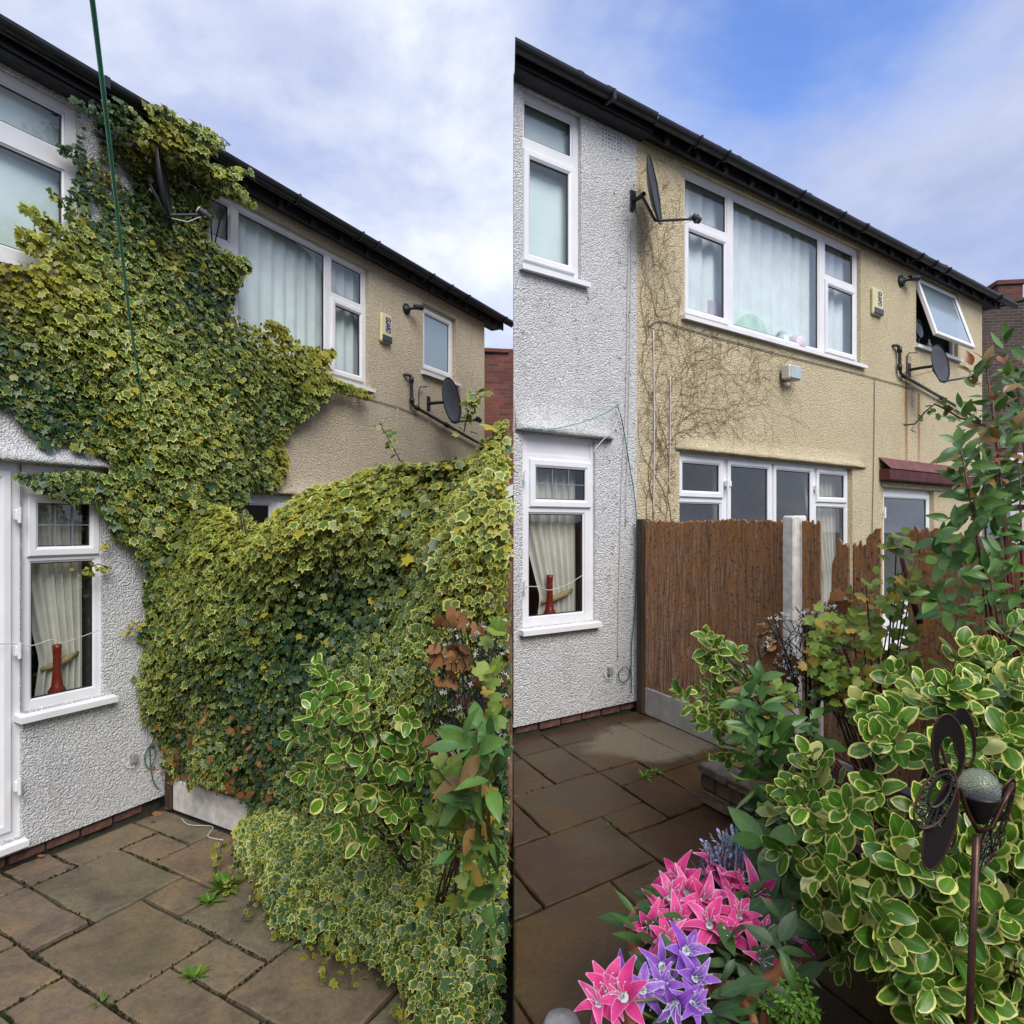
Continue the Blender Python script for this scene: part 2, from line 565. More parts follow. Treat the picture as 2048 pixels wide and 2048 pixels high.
M['concrete'] = plain('concrete', (0.38, 0.37, 0.36), 0.85, 0.14, 7, 60, 0.3)
M['white_conc'] = plain('white_painted_concrete', (0.72, 0.70, 0.66), 0.8, 0.18, 14, 50, 0.35)
M['post'] = plain('dark_timber', (0.055, 0.034, 0.022), 0.85, 0.35, 10, 40, 0.5, 0.004, scale=(1, 1, .15))
M['block'] = plain('walling_block', (0.15, 0.13, 0.115), 0.9, 0.35, 9, 30, 0.8, 0.012)
M['block2'] = plain('walling_block_warm', (0.18, 0.115, 0.08), 0.9, 0.35, 9, 30, 0.8, 0.012)
M['terracotta'] = plain('terracotta', (0.30, 0.105, 0.045), 0.75, 0.25, 9, 40, 0.2)
M['iron'] = plain('bronzed_iron', (0.012, 0.010, 0.010), 0.42, 0.3, 25, 90, 0.2, 0.002, metal=0.3)
M['copper'] = plain('coppery_iron', (0.075, 0.032, 0.022), 0.38, 0.3, 30, metal=0.5)
M['stem_green'] = plain('green_stem', (0.10, 0.14, 0.02), 0.5)
M['stem_yellow'] = plain('yellow_stem', (0.28, 0.26, 0.03), 0.5)
M['stem_brown'] = plain('brown_stem', (0.055, 0.035, 0.024), 0.8, 0.3)
M['stem_red'] = plain('red_stem', (0.15, 0.03, 0.03), 0.5)
M['stem_black'] = plain('black_twig', (0.012, 0.012, 0.015), 0.7)
M['tendril'] = plain('dead_ivy_tendril', (0.20, 0.12, 0.06), 0.9, 0.35, 12)
M['seed'] = plain('silvery_seed', (0.50, 0.50, 0.47), 0.7)
M['stone'] = plain('grey_stone', (0.27, 0.27, 0.27), 0.8, 0.2, 20)
M['maroon'] = plain('maroon_paint', (0.085, 0.016, 0.018), 0.6, 0.25, 10)
M['maroon_top'] = plain('maroon_felt', (0.16, 0.06, 0.06), 0.8, 0.25, 10)
M['mirror'] = plain('mirror', (0.75, 0.78, 0.8), 0.05, 0.02, metal=1.0)
M['pinkthing'] = plain('pale_lilac_plastic', (0.62, 0.55, 0.66), 0.6)
M['mint'] = plain('mint_plastic', (0.60, 0.82, 0.70), 0.6)
M['brick_l'] = brickmat('red_brick', (0.20, 0.055, 0.035), (0.09, 0.035, 0.03), (0.10, 0.085, 0.075))
M['brick_r'] = brickmat('sooty_brick', (0.085, 0.055, 0.045), (0.045, 0.032, 0.03), (0.13, 0.115, 0.10))
M['slab_l'] = slabmat('sandstone_slab', [(0.165, 0.128, 0.086), (0.15, 0.130, 0.085), (0.155, 0.115, 0.085), (0.14, 0.122, 0.082), (0.17, 0.122, 0.082), (0.15, 0.118, 0.078)], 0.25)
M['slab_r'] = slabmat('wet_sandstone_slab', [(0.050, 0.025, 0.012), (0.060, 0.033, 0.013), (0.042, 0.023, 0.013), (0.066, 0.042, 0.014), (0.050, 0.025, 0.014)], 1.0, dry=(1.10, 4.98, 0.66, 0.46, R(36)))

# rotten fence boards: grain along z, orange where the surface has flaked
m, t, b = newmat('weathered_board')
oi = t.nodes.new('ShaderNodeObjectInfo')
geo = t.nodes.new('ShaderNodeNewGeometry')
mpn = t.nodes.new('ShaderNodeMapping')
mpn.inputs['Scale'].default_value = (1, 1, 0.07)
t.links.new(geo.outputs['Position'], mpn.inputs[0])
g1 = noise(t, 60, 6, 0.75, mpn.outputs[0]); g2 = noise(t, 5, 6, 0.7, geo.outputs['Position']); g3 = noise(t, 40, 5, 0.7, geo.outputs['Position'])
mp3 = t.nodes.new('ShaderNodeMapping'); mp3.inputs['Scale'].default_value = (1, 1, 0.25); t.links.new(geo.outputs['Position'], mp3.inputs[0])
g4 = noise(t, 45, 6, 0.75, mp3.outputs[0])
c = ramp(g1, [(0.30, (0.050, 0.026, 0.015)), (0.42, (0.25, 0.14, 0.085)), (0.54, (0.40, 0.245, 0.155)), (0.68, (0.68, 0.48, 0.34))], t)
sepn = t.nodes.new('ShaderNodeSeparateXYZ'); t.links.new(geo.outputs['Position'], sepn.inputs[0])
rot = mth('ADD', mth('MULTIPLY', sepn.outputs[2], 0.16, tree=t), mth('ADD', g2, mth('MULTIPLY', sepn.outputs[0], 0.14, tree=t), tree=t), tree=t)
rotm = mth('MULTIPLY', ramp(rot, [(0.74, (0, 0, 0)), (0.98, (1, 1, 1))], t), ramp(g4, [(0.42, (0, 0, 0)), (0.56, (1, 1, 1))], t), tree=t)
c = mixc(t, mth('MULTIPLY', rotm, 0.9, tree=t), c, (0.50, 0.22, 0.07))
c = mixc(t, mth('MULTIPLY', ramp(g3, [(0.55, (0, 0, 0)), (0.64, (1, 1, 1))], t), 0.75, tree=t), c, (0.016, 0.010, 0.007))
c = mixc(t, 0.45, c, ramp(oi.outputs['Random'], [(0, (0.85, 0.85, 0.85)), (1, (1.12, 1.1, 1.08))], t), 'MULTIPLY')
t.links.new(c, b.inputs['Base Color'])
b.inputs['Roughness'].default_value = 0.92; b.inputs['Specular IOR Level'].default_value = 0.2
bump(t, b, mth('ADD', g1, mth('MULTIPLY', g4, 0.8, tree=t), tree=t), 1.0, 0.02)
M['board'] = m

M['ivy'] = leafmat('variegated_ivy_leaf', (0.016, 0.056, 0.024), (0.075, 0.155, 0.026), (0.54, 0.53, 0.12), thr=0.84, yel=(0.42, 0.36, 0.02), soft=0.12, nz=0.34, scale=70)
M['ivy_y'] = M['ivy']
M['gris'] = leafmat('variegated_griselinia_leaf', (0.042, 0.135, 0.016), (0.115, 0.245, 0.018), (0.66, 0.65, 0.20), thr=0.76, soft=0.07, yel=(0.60, 0.58, 0.20), rough=0.3, vein=(0.19, 0.32, 0.06), nz=0.36, scale=34)
M['vib'] = leafmat('plain_green_leaf', (0.045, 0.125, 0.036), (0.125, 0.245, 0.050), None, yel=(0.34, 0.09, 0.05), rough=0.33, vein=(0.12, 0.18, 0.07))
M['curr'] = leafmat('currant_leaf', (0.10, 0.19, 0.022), (0.22, 0.29, 0.035), None, yel=(0.44, 0.30, 0.05), rough=0.5, vein=(0.2, 0.28, 0.08))
M['dead'] = leafmat('dead_leaf', (0.20, 0.085, 0.03), (0.36, 0.19, 0.09), None, yel=(0.08, 0.03, 0.015), rough=0.8, spec=0.1)
M['weed'] = leafmat('weed_leaf', (0.06, 0.17, 0.015), (0.11, 0.24, 0.02), None, yel=(0.2, 0.25, 0.03), rough=0.5)
M['mossy'] = leafmat('moss', (0.012, 0.022, 0.006), (0.035, 0.06, 0.010), None, yel=(0.03, 0.02, 0.012), rough=0.9, spec=0.1)
M['lilyleaf'] = leafmat('artificial_leaf', (0.02, 0.06, 0.016), (0.05, 0.12, 0.02), None, yel=(0.14, 0.2, 0.02), rough=0.45, vein=(0.07, 0.13, 0.05))
M['pink'] = leafmat('pink_petal', (0.66, 0.02, 0.20), (0.86, 0.13, 0.42), (0.86, 0.42, 0.64), thr=0.70, soft=0.6, yel=(0.8, 0.4, 0.6), rough=0.6, vein=(0.55, 0.02, 0.12), nz=0.06, trans=0.3)
M['purple'] = leafmat('purple_petal', (0.24, 0.05, 0.50), (0.40, 0.18, 0.68), (0.60, 0.48, 0.82), thr=0.68, soft=0.6, yel=(0.6, 0.5, 0.8), rough=0.6, vein=(0.20, 0.03, 0.45), nz=0.06, trans=0.3)
M['stamen'] = plain('pale_stamen', (0.50, 0.58, 0.56), 0.6)
M['lav'] = leafmat('lavender_spike', (0.38, 0.45, 0.70), (0.50, 0.57, 0.82), None, yel=(0.18, 0.30, 0.30), rough=0.8)
m, t, b = newmat('crackle_glass')
vo = t.nodes.new('ShaderNodeTexVoronoi'); vo.feature = 'DISTANCE_TO_EDGE'; vo.inputs['Scale'].default_value = 170
t.links.new(objc(t), vo.inputs['Vector'])
b.inputs['Base Color'].default_value = (0.85, 0.92, 0.94, 1); b.inputs['Roughness'].default_value = 0.08
b.inputs['Transmission Weight'].default_value = 0.9; b.inputs['IOR'].default_value = 1.35
t.links.new(ramp(vo.outputs[0], [(0.02, (1, 1, 1)), (0.10, (0.80, 0.88, 0.9))], t), b.inputs['Base Color'])
bump(t, b, vo.outputs[0], 0.5, 0.003)
M['crackle'] = m

# ------------------------------------------------------------------ the two facades
GL = -0.54                                   # left patio level; the right terrace is z = 0
FL = dict(C=Vector((-2.637, 5.044)), D=Vector((.4665, .8847)).normalized(), B=Vector((.862, -.507)).normalized(), zb=GL)
FR = dict(C=Vector((1.087, 5.758)), D=Vector((.8149, .5796)).normalized(), B=Vector((.4046, -.9145)).normalized(), zb=0.0)
for F in (FL, FR):
    F['rz'] = math.atan2(F['D'].y, F['D'].x)
    F['N'] = Vector((F['D'].y, -F['D'].x))   # outward


def fp(F, s, z, d=0.0):
    p = F['C'] + F['D'] * s + F['N'] * d
    return Vector((p.x, p.y, z))


def gp(F, a, b, z):
    p = F['C'] + F['D'] * a + F['B'] * b
    return Vector((p.x, p.y, z))


def clip_half(poly, nx, k):
    """keep nx*x >= k"""
    res = []
    for i in range(len(poly)):
        p, q = poly[i], poly[(i + 1) % len(poly)]
        dp, dq = nx * p[0] - k, nx * q[0] - k
        if dp >= 0: res.append(p)
        if (dp >= 0) != (dq >= 0):
            u = dp / (dp - dq)
            res.append((p[0] + (q[0] - p[0]) * u, p[1] + (q[1] - p[1]) * u))
    return res


# ground sheet and the two paved levels
g = MB(); g.face((-250, -250, -.62), (250, -250, -.62), (250, 400, -.62), (-250, 400, -.62))
tag(g.build('ground', M['ground']), kind='structure')
g = MB(); g.box(-6, -.004, -2, 14, -.60, GL - .028)
patioL = tag(g.build('patio_lower', M['mortar']), kind='structure')
g = MB(); g.box(.004, 12, -2, 16, -.60, -.028)
patioR = tag(g.build('patio_upper', M['mortar']), kind='structure')

SL = [(-.82, -.28, .03, .34), (-.28, -.04, .03, .70), (-.55, -.28, .34, .70), (-1.09, -.55, .33, 1.03), (-1.09, -.82, -.02, .33),
      (-.55, -.04, .70, 1.38), (-.82, -.55, 1.03, 1.38), (-1.38, -1.09, .30, 1.0), (-1.38, -.82, 1.03, 1.72), (-.82, -.28, 1.38, 2.12),
      (-1.09, -.82, 1.72, 2.12), (-1.65, -1.38, .86, 1.33), (-1.38, -1.09, -.02, .30), (-1.65, -1.38, -.3, .86), (-1.65, -1.38, 1.33, 2.0),
      (-1.65, -1.38, 2.0, 2.7), (-2.3, -1.65, -.3, .5), (-2.3, -1.65, .5, 1.3), (-2.3, -1.65, 1.3, 2.1), (-2.3, -1.65, 2.1, 2.9),
      (-1.38, -1.09, 1.72, 2.4), (-1.38, -1.09, 2.4, 3.1), (-1.09, -.55, 2.12, 2.8), (-1.09, -.55, 2.8, 3.4), (-.55, -.04, 2.12, 2.8), (-.28, -.04, 1.38, 2.12)]
SR = [(-.36, .02, .03, .60), (-1.09, -.36, .03, .37), (-1.09, -.36, .37, .90), (-.36, .02, .60, 1.15), (-1.45, -1.09, .03, .37), (-1.45, -1.09, .37, .90),
      (-1.8, -1.45, .0, .40), (-1.8, -1.45, .40, .90), (-1.09, -.74, .90, 1.16), (-.74, -.36, .90, 1.15), (-.74, .02, 1.15, 1.65), (-1.09, -.74, 1.16, 1.65),
      (-1.8, -1.09, .90, 1.41), (-1.43, -1.09, 1.41, 1.65), (-2.15, -1.8, .90, 1.41), (-2.12, -1.43, 1.41, 1.92), (-1.43, -.75, 1.65, 2.2), (-1.75, -1.43, 1.92, 2.4),
      (-2.45, -1.75, 1.92, 2.6), (-2.5, -2.12, 1.41, 1.92), (-1.43, -.75, 2.2, 2.8), (-1.75, -1.43, 2.4, 3.1), (-2.45, -1.75, 2.6, 3.3), (-3, -2.45, 1.92, 3.3),
      (-2.15, -1.8, .2, .9), (-1.43, -.75, 2.8, 3.6), (-2.45, -1.43, 3.3, 4.2)]
for F, L_, par, mt, gap, nx, k in ((FL, SL, patioL, M['slab_l'], .012, -1, .006), (FR, SR, patioR, M['slab_r'], .007, 1, .008)):
    for (a0, a1, b0, b1) in L_:
        pts = []
        e = gap
        ring = [(a0 + e, b0 + e), (a1 - e, b0 + e), (a1 - e, b1 - e), (a0 + e, b1 - e)]
        for i in range(4):      # riven edges: a few jittered points on each side
            p, q = ring[i], ring[(i + 1) % 4]
            for u in (0, .2, .4, .6, .8):
                j = .006 if u else .006
                pts.append((p[0] + (q[0] - p[0]) * u + random.uniform(-j, j), p[1] + (q[1] - p[1]) * u + random.uniform(-j, j)))
        wp = [tuple(gp(F, a, b, 0).xy) for a, b in pts]
        # ccw
        ar = sum(wp[i][0] * wp[(i + 1) % len(wp)][1] - wp[(i + 1) % len(wp)][0] * wp[i][1] for i in range(len(wp)))
        if ar < 0: wp.reverse()
        wp = clip_half(wp, nx, k)
        if len(wp) < 3: continue
        mb = MB()
        zt = F['zb'] + random.uniform(-.003, .002)
        mb.poly(wp, zt - .026, zt, .006)
        mb.build('slab', mt, par)


# ------------------------------------------------------------------ house pieces (house space: x along the wall, y into it, z up)
def rect_holes(mb, x0, x1, z0, z1, holes, y, depth, outer=False, skewl=None):
    xs = sorted({x0, x1, *[h[0] for h in holes], *[h[1] for h in holes]})
    zs = sorted({z0, z1, *[h[2] for h in holes], *[h[3] for h in holes]})
    xs = [x for x in xs if x0 <= x <= x1]; zs = [z for z in zs if z0 <= z <= z1]
    for i in range(len(xs) - 1):
        for j in range(len(zs) - 1):
            cx = (xs[i] + xs[i + 1]) / 2; cz = (zs[j] + zs[j + 1]) / 2
            if any(h[0] < cx < h[1] and h[2] < cz < h[3] for h in holes): continue
            mb.face((xs[i], y, zs[j]), (xs[i + 1], y, zs[j]), (xs[i + 1], y, zs[j + 1]), (xs[i], y, zs[j + 1]))
    for (a, b_, c_, d_) in holes:
        y2 = y + depth
        mb.face((a, y, c_), (a, y2, c_), (b_, y2, c_), (b_, y, c_))
        mb.face((a, y, d_), (b_, y, d_), (b_, y2, d_), (a, y2, d_))
        mb.face((a, y, c_), (a, y, d_), (a, y2, d_), (a, y2, c_))
        mb.face((b_, y, c_), (b_, y2, c_), (b_, y2, d_), (b_, y, d_))
    if outer:
        y2 = y + depth
        mb.face((x0, y, z0), (x1, y, z0), (x1, y2, z0), (x0, y2, z0))
        mb.face((x0, y, z1), (x0, y2, z1), (x1, y2, z1), (x1, y, z1))
        mb.face((x0, y, z0), (x0, y2, z0), (x0, y2, z1), (x0, y, z1))
        mb.face((x1, y, z0), (x1, y, z1), (x1, y2, z1), (x1, y2, z0))


def window(house, zb, x0, x1, z0, z1, cells, y=0.05, sill=None, mat='upvc', name='window', room=True, roomd=1.2, roommat='room', gl='glass', rskew=0.0):
    """cells: (x0,x1,z0,z1,kind) in world z; kind fix / sash / open / frost"""
    z0 -= zb; z1 -= zb
    cells = [(a, b, c - zb, d - zb, k) for a, b, c, d, k in cells]
    mb = MB()
    rect_holes(mb, x0, x1, z0, z1, [c[:4] for c in cells], y, .045, outer=True)
    fr = mb.build(name, M[mat], house)
    for (a, b, c, d, k) in cells:
        if k == 'panel':
            one('panel', M[mat], fr, lambda q: q.box(a - .002, b + .002, y + .012, y + .03, c - .002, d + .002))
            continue
        if k == 'void':
            continue
        if k.startswith('sash'):
            one('sash', M[mat], fr, lambda q: q.frame(a - .012, b + .012, c - .012, d + .012, .062, y - .022, y + .02))
            a += .05; b -= .05; c += .05; d -= .05
            yy = y - .004
        else:
            one('glazing_bead', M[mat], fr, lambda q: q.frame(a - .001, b + .001, c - .001, d + .001, .016, y + .006, y + .03, .006))
            a += .015; b -= .015; c += .015; d -= .015
            yy = y + .012
        one('gasket', M['gasket'], fr, lambda q: q.frame(a - .001, b + .001, c - .001, d + .001, .008, yy + .002, yy + .02, .002))
        pm = M['glass_frost'] if 'frost' in k else M[gl]
        one('pane', pm, fr, lambda q: q.face((a, yy + .008, c), (b, yy + .008, c), (b, yy + .008, d), (a, yy + .008, d)))
        if 'lead' in k:
            q = MB()
            for i in (1, 2):
                xm = a + (b - a) * i / 3
                q.box(xm - .004, xm + .004, yy + .002, yy + .0075, c, d)
            zm = (c + d) / 2
            q.box(a, b, yy + .0015, yy + .007, zm - .004, zm + .004)
            q.build('lead_strip', M['lead'], fr)
    if sill is not None:
        sx0, sx1, sz, out_ = sill
        q = MB()
        q.add([(sx0, y + .02, sz - zb + .045), (sx1, y + .02, sz - zb + .045), (sx1, -out_, sz - zb + .03), (sx0, -out_, sz - zb + .03),
               (sx0, y + .02, sz - zb), (sx1, y + .02, sz - zb), (sx1, -out_, sz - zb - .008), (sx0, -out_, sz - zb - .008)],
              [(0, 3, 2, 1), (3, 7, 6, 2), (4, 5, 6, 7), (0, 4, 7, 3), (1, 2, 6, 5)])
        q.build('sill', M['upvc_old'] if mat == 'upvc_old' else M['upvc'], fr)
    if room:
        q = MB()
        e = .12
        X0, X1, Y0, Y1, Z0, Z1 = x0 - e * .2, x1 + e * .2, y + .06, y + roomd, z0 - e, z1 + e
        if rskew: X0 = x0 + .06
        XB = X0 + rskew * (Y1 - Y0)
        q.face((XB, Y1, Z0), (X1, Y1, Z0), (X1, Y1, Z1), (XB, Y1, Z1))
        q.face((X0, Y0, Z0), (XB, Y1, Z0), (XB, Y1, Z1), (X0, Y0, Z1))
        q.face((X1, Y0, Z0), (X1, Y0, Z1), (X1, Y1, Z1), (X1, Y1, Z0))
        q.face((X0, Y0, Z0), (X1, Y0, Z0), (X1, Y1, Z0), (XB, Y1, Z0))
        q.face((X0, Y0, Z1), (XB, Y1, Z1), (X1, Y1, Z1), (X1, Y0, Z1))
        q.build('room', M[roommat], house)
    return fr


def band(house, zb, x0, x1, z0, z1, out_, mat, name='drip_band'):
    """bell-cast render thrown out over an opening"""
    q = MB()
    n = 14
    prof = [(0.0, z1), (-.012, z0 + (z1 - z0) * .55), (-out_ * .55, z0 + (z1 - z0) * .25), (-out_, z0 + .02), (-out_ * .85, z0), (.03, z0 + .004)]
    vs = []; fs = []
    for i in range(n + 1):
        x = x0 + (x1 - x0) * i / n
        e = min(1, min(i, n - i) / 1.0 + .25)
        for y, z in prof:
            vs.append((x, y * e + random.uniform(-.002, .002) if y < 0 else y, z - zb + random.uniform(-.004, .004)))
    k = len(prof)
    for i in range(n):
        for j in range(k - 1):
            a = i * k + j
            fs.append((a, a + 1, a + k + 1, a + k))
    fs.append(tuple(range(k))); fs.append(tuple(range(n * k + k - 1, n * k - 1, -1)))
    q.add(vs, fs)
    return q.build(name, mat, house, smooth=True)


def gutter(house, zt, x0, x1, yc, r=.055, skew=0.0, x0f=None):
    """half-round gutter, a socket every few metres; skew slides the left end with y"""
    q = MB()
    n = 9
    def prof(rr, dz=0):
        return [(yc - rr * math.cos(math.pi * i / n), zt - dz - rr * math.sin(math.pi * i / n) * 1.05) for i in range(n + 1)]
    def seg(xa, xb, rr, inner=True):
        po = prof(rr); pi_ = prof(rr - .006)
        xs = lambda y, x: x + (skew * (y - yc) if x == x0 else 0)
        vs = [(xs(y, xa), y, z) for y, z in po] + [(xs(y, xb), y, z) for y, z in po] + [(xs(y, xa), y, z + .001) for y, z in pi_] + [(xs(y, xb), y, z + .001) for y, z in pi_]
        m_ = n + 1; fs = []
        for i in range(n):
            fs.append((i, i + m_, i + 1 + m_, i + 1)); fs.append((2 * m_ + i, 2 * m_ + i + 1, 3 * m_ + i + 1, 3 * m_ + i))
        fs += [(0, 2 * m_, 3 * m_, m_), (n, m_ + n, 3 * m_ + n, 2 * m_ + n)]
        fs.append(tuple(range(m_)) + tuple(range(3 * m_ - 1, 2 * m_ - 1, -1)))
        fs.append(tuple(range(2 * m_ - 1, m_ - 1, -1)) + tuple(range(3 * m_, 4 * m_)))
        q.add(vs, fs)
    seg(x0, x1, r)
    go = q.build('gutter', M['black_pvc'], house, smooth=False)
    return go


def roof(house, zb, x0, x1, ye, ze, xl=None, rise=.62, depth=3.2, verge_r=False, tiles=2):
    """pitched roof: one slab, with the lowest courses as single tiles; xl(y) is the left edge"""
    zb_ = ze - zb
    if xl is None: xl = lambda y: x0
    th = .05
    ys = [ye] + [y for y in (.6, 1.2, 1.8, 1.86, 2.4) if ye < y < depth] + [depth] + ([depth + 1.5, depth + 3.0] if depth > 2 else [depth * 1.5, depth * 2 + .15])
    rows = []
    for y in ys:
        if xl(y) > x1 - .01:
            break
        z = zb_ + (y - ye) * rise if y <= depth else zb_ + (2 * depth - y - ye) * rise
        rows.append((xl(y), y, z))
    q = MB()
    vs = []
    for x, y, z in rows:
        vs += [(x, y, z), (x1, y, z), (x, y, z - th), (x1, y, z - th)]
    fs = [(0, 2, 3, 1)]
    for i in range(len(rows) - 1):
        o = 4 * i
        fs += [(o, o + 1, o + 5, o + 4), (o + 2, o + 6, o + 7, o + 3), (o, o + 4, o + 6, o + 2), (o + 1, o + 3, o + 7, o + 5)]
    q.add(vs, fs)
    ro = q.build('roof', M['tile'], house)
    # a tile: shallow pan with a raised roll on one side
    wt = .30; L_ = .40
    m_ = MB()
    prof = [(0, .020), (.03, .038), (.07, .038), (.10, .020), (.20, .016), (.30, .020)]
    vs = []; fs = []
    for x, z in prof: vs.append((x, 0, z))
    for x, z in prof: vs.append((x, L_, z + L_ * rise - .012))
    for x, z in prof: vs.append((x, 0, z - .02))
    k = len(prof)
    for i in range(k - 1):
        fs.append((i, i + 1, i + 1 + k, i + k)); fs.append((i + 2 * k, i + 1 + 2 * k, i + 1, i))
    m_.add(vs, fs)
    tm = m_.mesh('tile', M['tile'])
    for c in range(tiles):
        yy = ye - .02 + c * .33
        x = x1 - wt - (.0 if not verge_r else .0)
        while x > xl(yy + .42) - .01 if xl(.4) != xl(0) else x > xl(yy) - .02:
            o = put('tile', tm, ro, (x + random.uniform(-.003, .003), yy + random.uniform(-.008, .008), zb_ + (yy - ye) * rise + .004 + random.uniform(-.003, .003)))
            x -= wt
    return ro


def fabric(name, mat, F, x0, x1, z0, z1, y, folds, amp=.02, zb=0.0, left=None, nx=70, nz=10):
    """hanging cloth behind a pane; left(z)->x edge for a tied-back curtain"""
    q = MB()
    vs = []; fs = []
    for j in range(nz + 1):
        z = z0 + (z1 - z0) * j / nz
        xl = left(z) if left else x0
        for i in range(nx + 1):
            u = i / nx
            x = xl + (x1 - xl) * u
            ph = u * folds * 2 * math.pi
            yy = y + amp * (math.sin(ph + .8 * math.sin(u * 9)) + .35 * math.sin(2.3 * ph + 1))
            p = fp(F, x, z, -yy)
            vs.append(p)
    for j in range(nz):
        for i in range(nx):
            a = j * (nx + 1) + i
            fs.append((a, a + 1, a + nx + 2, a + nx + 1))
    q.add(vs, fs)
    return q.build(name, mat, None, smooth=True)


# ================================================================== LEFT HOUSES
HWL = tag(empty('rendered_house', (FL['C'].x, FL['C'].y, GL), FL['rz']), 'white roughcast house with ivy climbing its wall, left half', 'house')
HBL = tag(empty('rendered_house', (FL['C'].x, FL['C'].y, GL), FL['rz']), 'beige roughcast house with closed small window, partly hidden by ivy', 'house')
zb = GL
# white wall
h1 = (-2.3, -.64, 3.27, 4.43); h2 = (-2.1, -.985, -.36, 2.0); h3 = (-.985, -.48, .42, 1.99)
mb = MB()
holes = [(h1[0], h1[1], h1[2] - zb, h1[3] - zb), (h2[0], h2[1], h2[2] - zb, h2[3] - zb), (h3[0], h3[1], h3[2] - zb, h3[3] - zb)]
rect_holes(mb, -3.6, 0, .09, 4.60 - zb, holes, 0, .11)
mb.face((-3.6, 0, .09), (-3.6, 6, .09), (-3.6, 6, 5.1), (-3.6, 0, 5.1))
mb.face((-3.6, 0, .09), (0, 0, .09), (0, .11, .09), (-3.6, .11, .09))
wl = mb.build('wall', M['white_r'], HWL)
# brick plinth course by course
brm = MB(); brm.box(0, .205, 0, .08, 0, .058, .006)
bmesh_ = brm.mesh('brick', M['brick_plinth'])
one('plinth', M['mortar'], HWL, lambda q: q.box(-3.6, -.03, .045, .12, -.03, .088))
x = -2.6
while x < -.2:
    for r_ in range(1):
        put('brick', bmesh_, HWL, (x + random.uniform(-.004, .004), .028 + random.uniform(-.006, .006), .012 + random.uniform(-.004, .004)))
    x += .222
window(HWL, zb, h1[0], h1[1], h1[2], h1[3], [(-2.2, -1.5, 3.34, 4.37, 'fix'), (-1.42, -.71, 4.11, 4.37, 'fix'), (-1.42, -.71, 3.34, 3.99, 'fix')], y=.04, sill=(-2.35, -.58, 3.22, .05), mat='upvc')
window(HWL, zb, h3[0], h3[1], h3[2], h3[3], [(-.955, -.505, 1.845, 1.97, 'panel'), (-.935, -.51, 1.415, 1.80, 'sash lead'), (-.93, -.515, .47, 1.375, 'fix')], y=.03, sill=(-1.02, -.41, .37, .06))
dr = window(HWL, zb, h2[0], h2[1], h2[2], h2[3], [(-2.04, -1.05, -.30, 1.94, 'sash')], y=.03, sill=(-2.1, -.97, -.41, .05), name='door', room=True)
for z in (1.67, .82, -.03):
    q = MB(); q.box(-1.035, -1.0, -.03, .006, z - zb - .035, z - zb + .035, .006); q.tube([(-1.018, -.038, z - zb - .05), (-1.018, -.038, z - zb + .05)], .011)
    q.build('hinge', M['upvc'], dr)
band(HWL, zb, -2.4, -.38, 2.0, 2.24, .085, M['white_r'])
# eaves of the white house
q = MB(); q.box(-3.6, -.02, -.145, -.125, 4.475 - zb, 4.60 - zb); q.build('fascia', M['black_pvc'], HWL)
q = MB(); q.box(-3.6, -.02, -.123, .02, 4.455 - zb, 4.472 - zb); q.build('soffit', M['soffit'], HWL)
gutter(HWL, 4.585 - zb, -3.6, -.01, -.202)
q = MB(); q.box(-.62, -.585, -.262, -.14, 4.515 - zb, 4.59 - zb); q.build('gutter_bracket', M['black_pvc'], HWL)
roof(HWL, zb, -3.6, 0, -.20, 4.56)

# beige wall
k1 = (.10, 2.34, 3.10, 4.37); k2 = (3.34, 4.08, 3.49, 4.31); k3 = (.66, 2.3, -.5, 1.88)
mb = MB()
rect_holes(mb, 0, 4.82, .02, 4.47 - zb, [(a, b_, c - zb, d - zb) for a, b_, c, d in (k1, k2, k3)], 0, .11)
mb.face((4.82, 0, .02), (4.82, 5.9, .02), (4.82, 5.9, 5.0), (4.82, 0, 5.0))
wb = mb.build('wall', M['beige_l'], HBL)
fwl = window(HBL, zb, *k1, [(.15, .61, 4.0, 4.32, 'fix'), (.15, .61, 3.15, 3.93, 'sash'), (.69, 1.74, 3.15, 4.32, 'fix'), (1.82, 2.29, 3.96, 4.32, 'fix'), (1.82, 2.29, 3.15, 3.90, 'sash')],
       y=.045, sill=(.06, 2.40, 3.05, .05), roommat='room_light')
window(HBL, zb, *k2, [(3.39, 4.03, 3.54, 4.26, 'sash frost')], y=.06, sill=(3.30, 4.13, 3.44, .05))
window(HBL, zb, *k3, [(.72, 1.05, -.4, 1.80, 'fix'), (1.12, 1.6, -.4, 1.80, 'sash'), (1.68, 2.2, -.4, 1.80, 'sash')], y=.05)
band(HBL, zb, .50, 2.45, 1.89, 2.05, .05, M['beige_l'])
q = MB(); q.box(.0, 5.2, -.10, -.082, 4.44 - zb, 4.55 - zb); q.build('fascia', M['soffit'], HBL)
q = MB(); q.box(.0, 5.2, -.08, .1, 4.462 - zb, 4.478 - zb); q.build('soffit', M['soffit'], HBL)
for i in range(13):
    xx = .2 + i * .39
    q = MB(); q.box(xx, xx + .05, -.135, -.102, 4.43 - zb, 4.52 - zb, .006); q.build('rafter_foot', M['soffit'], HBL)
gutter(HBL, 4.56 - zb, 0.0, 5.27, -.202)
for xx in (1.1, 1.95, 2.2, 3.2, 3.6, 4.0, 5.0):
    q = MB()
    q.tube([(xx, -.205 - .062 * math.cos(a), 4.56 - zb - .066 * math.sin(a)) for a in np.linspace(-.05, math.pi, 9)], .012, 6)
    q.tube([(xx, -.15, 4.53 - zb), (xx, -.09, 4.49 - zb)], .012, 6)
    q.build('gutter_bracket', M['black_pvc'], HBL)
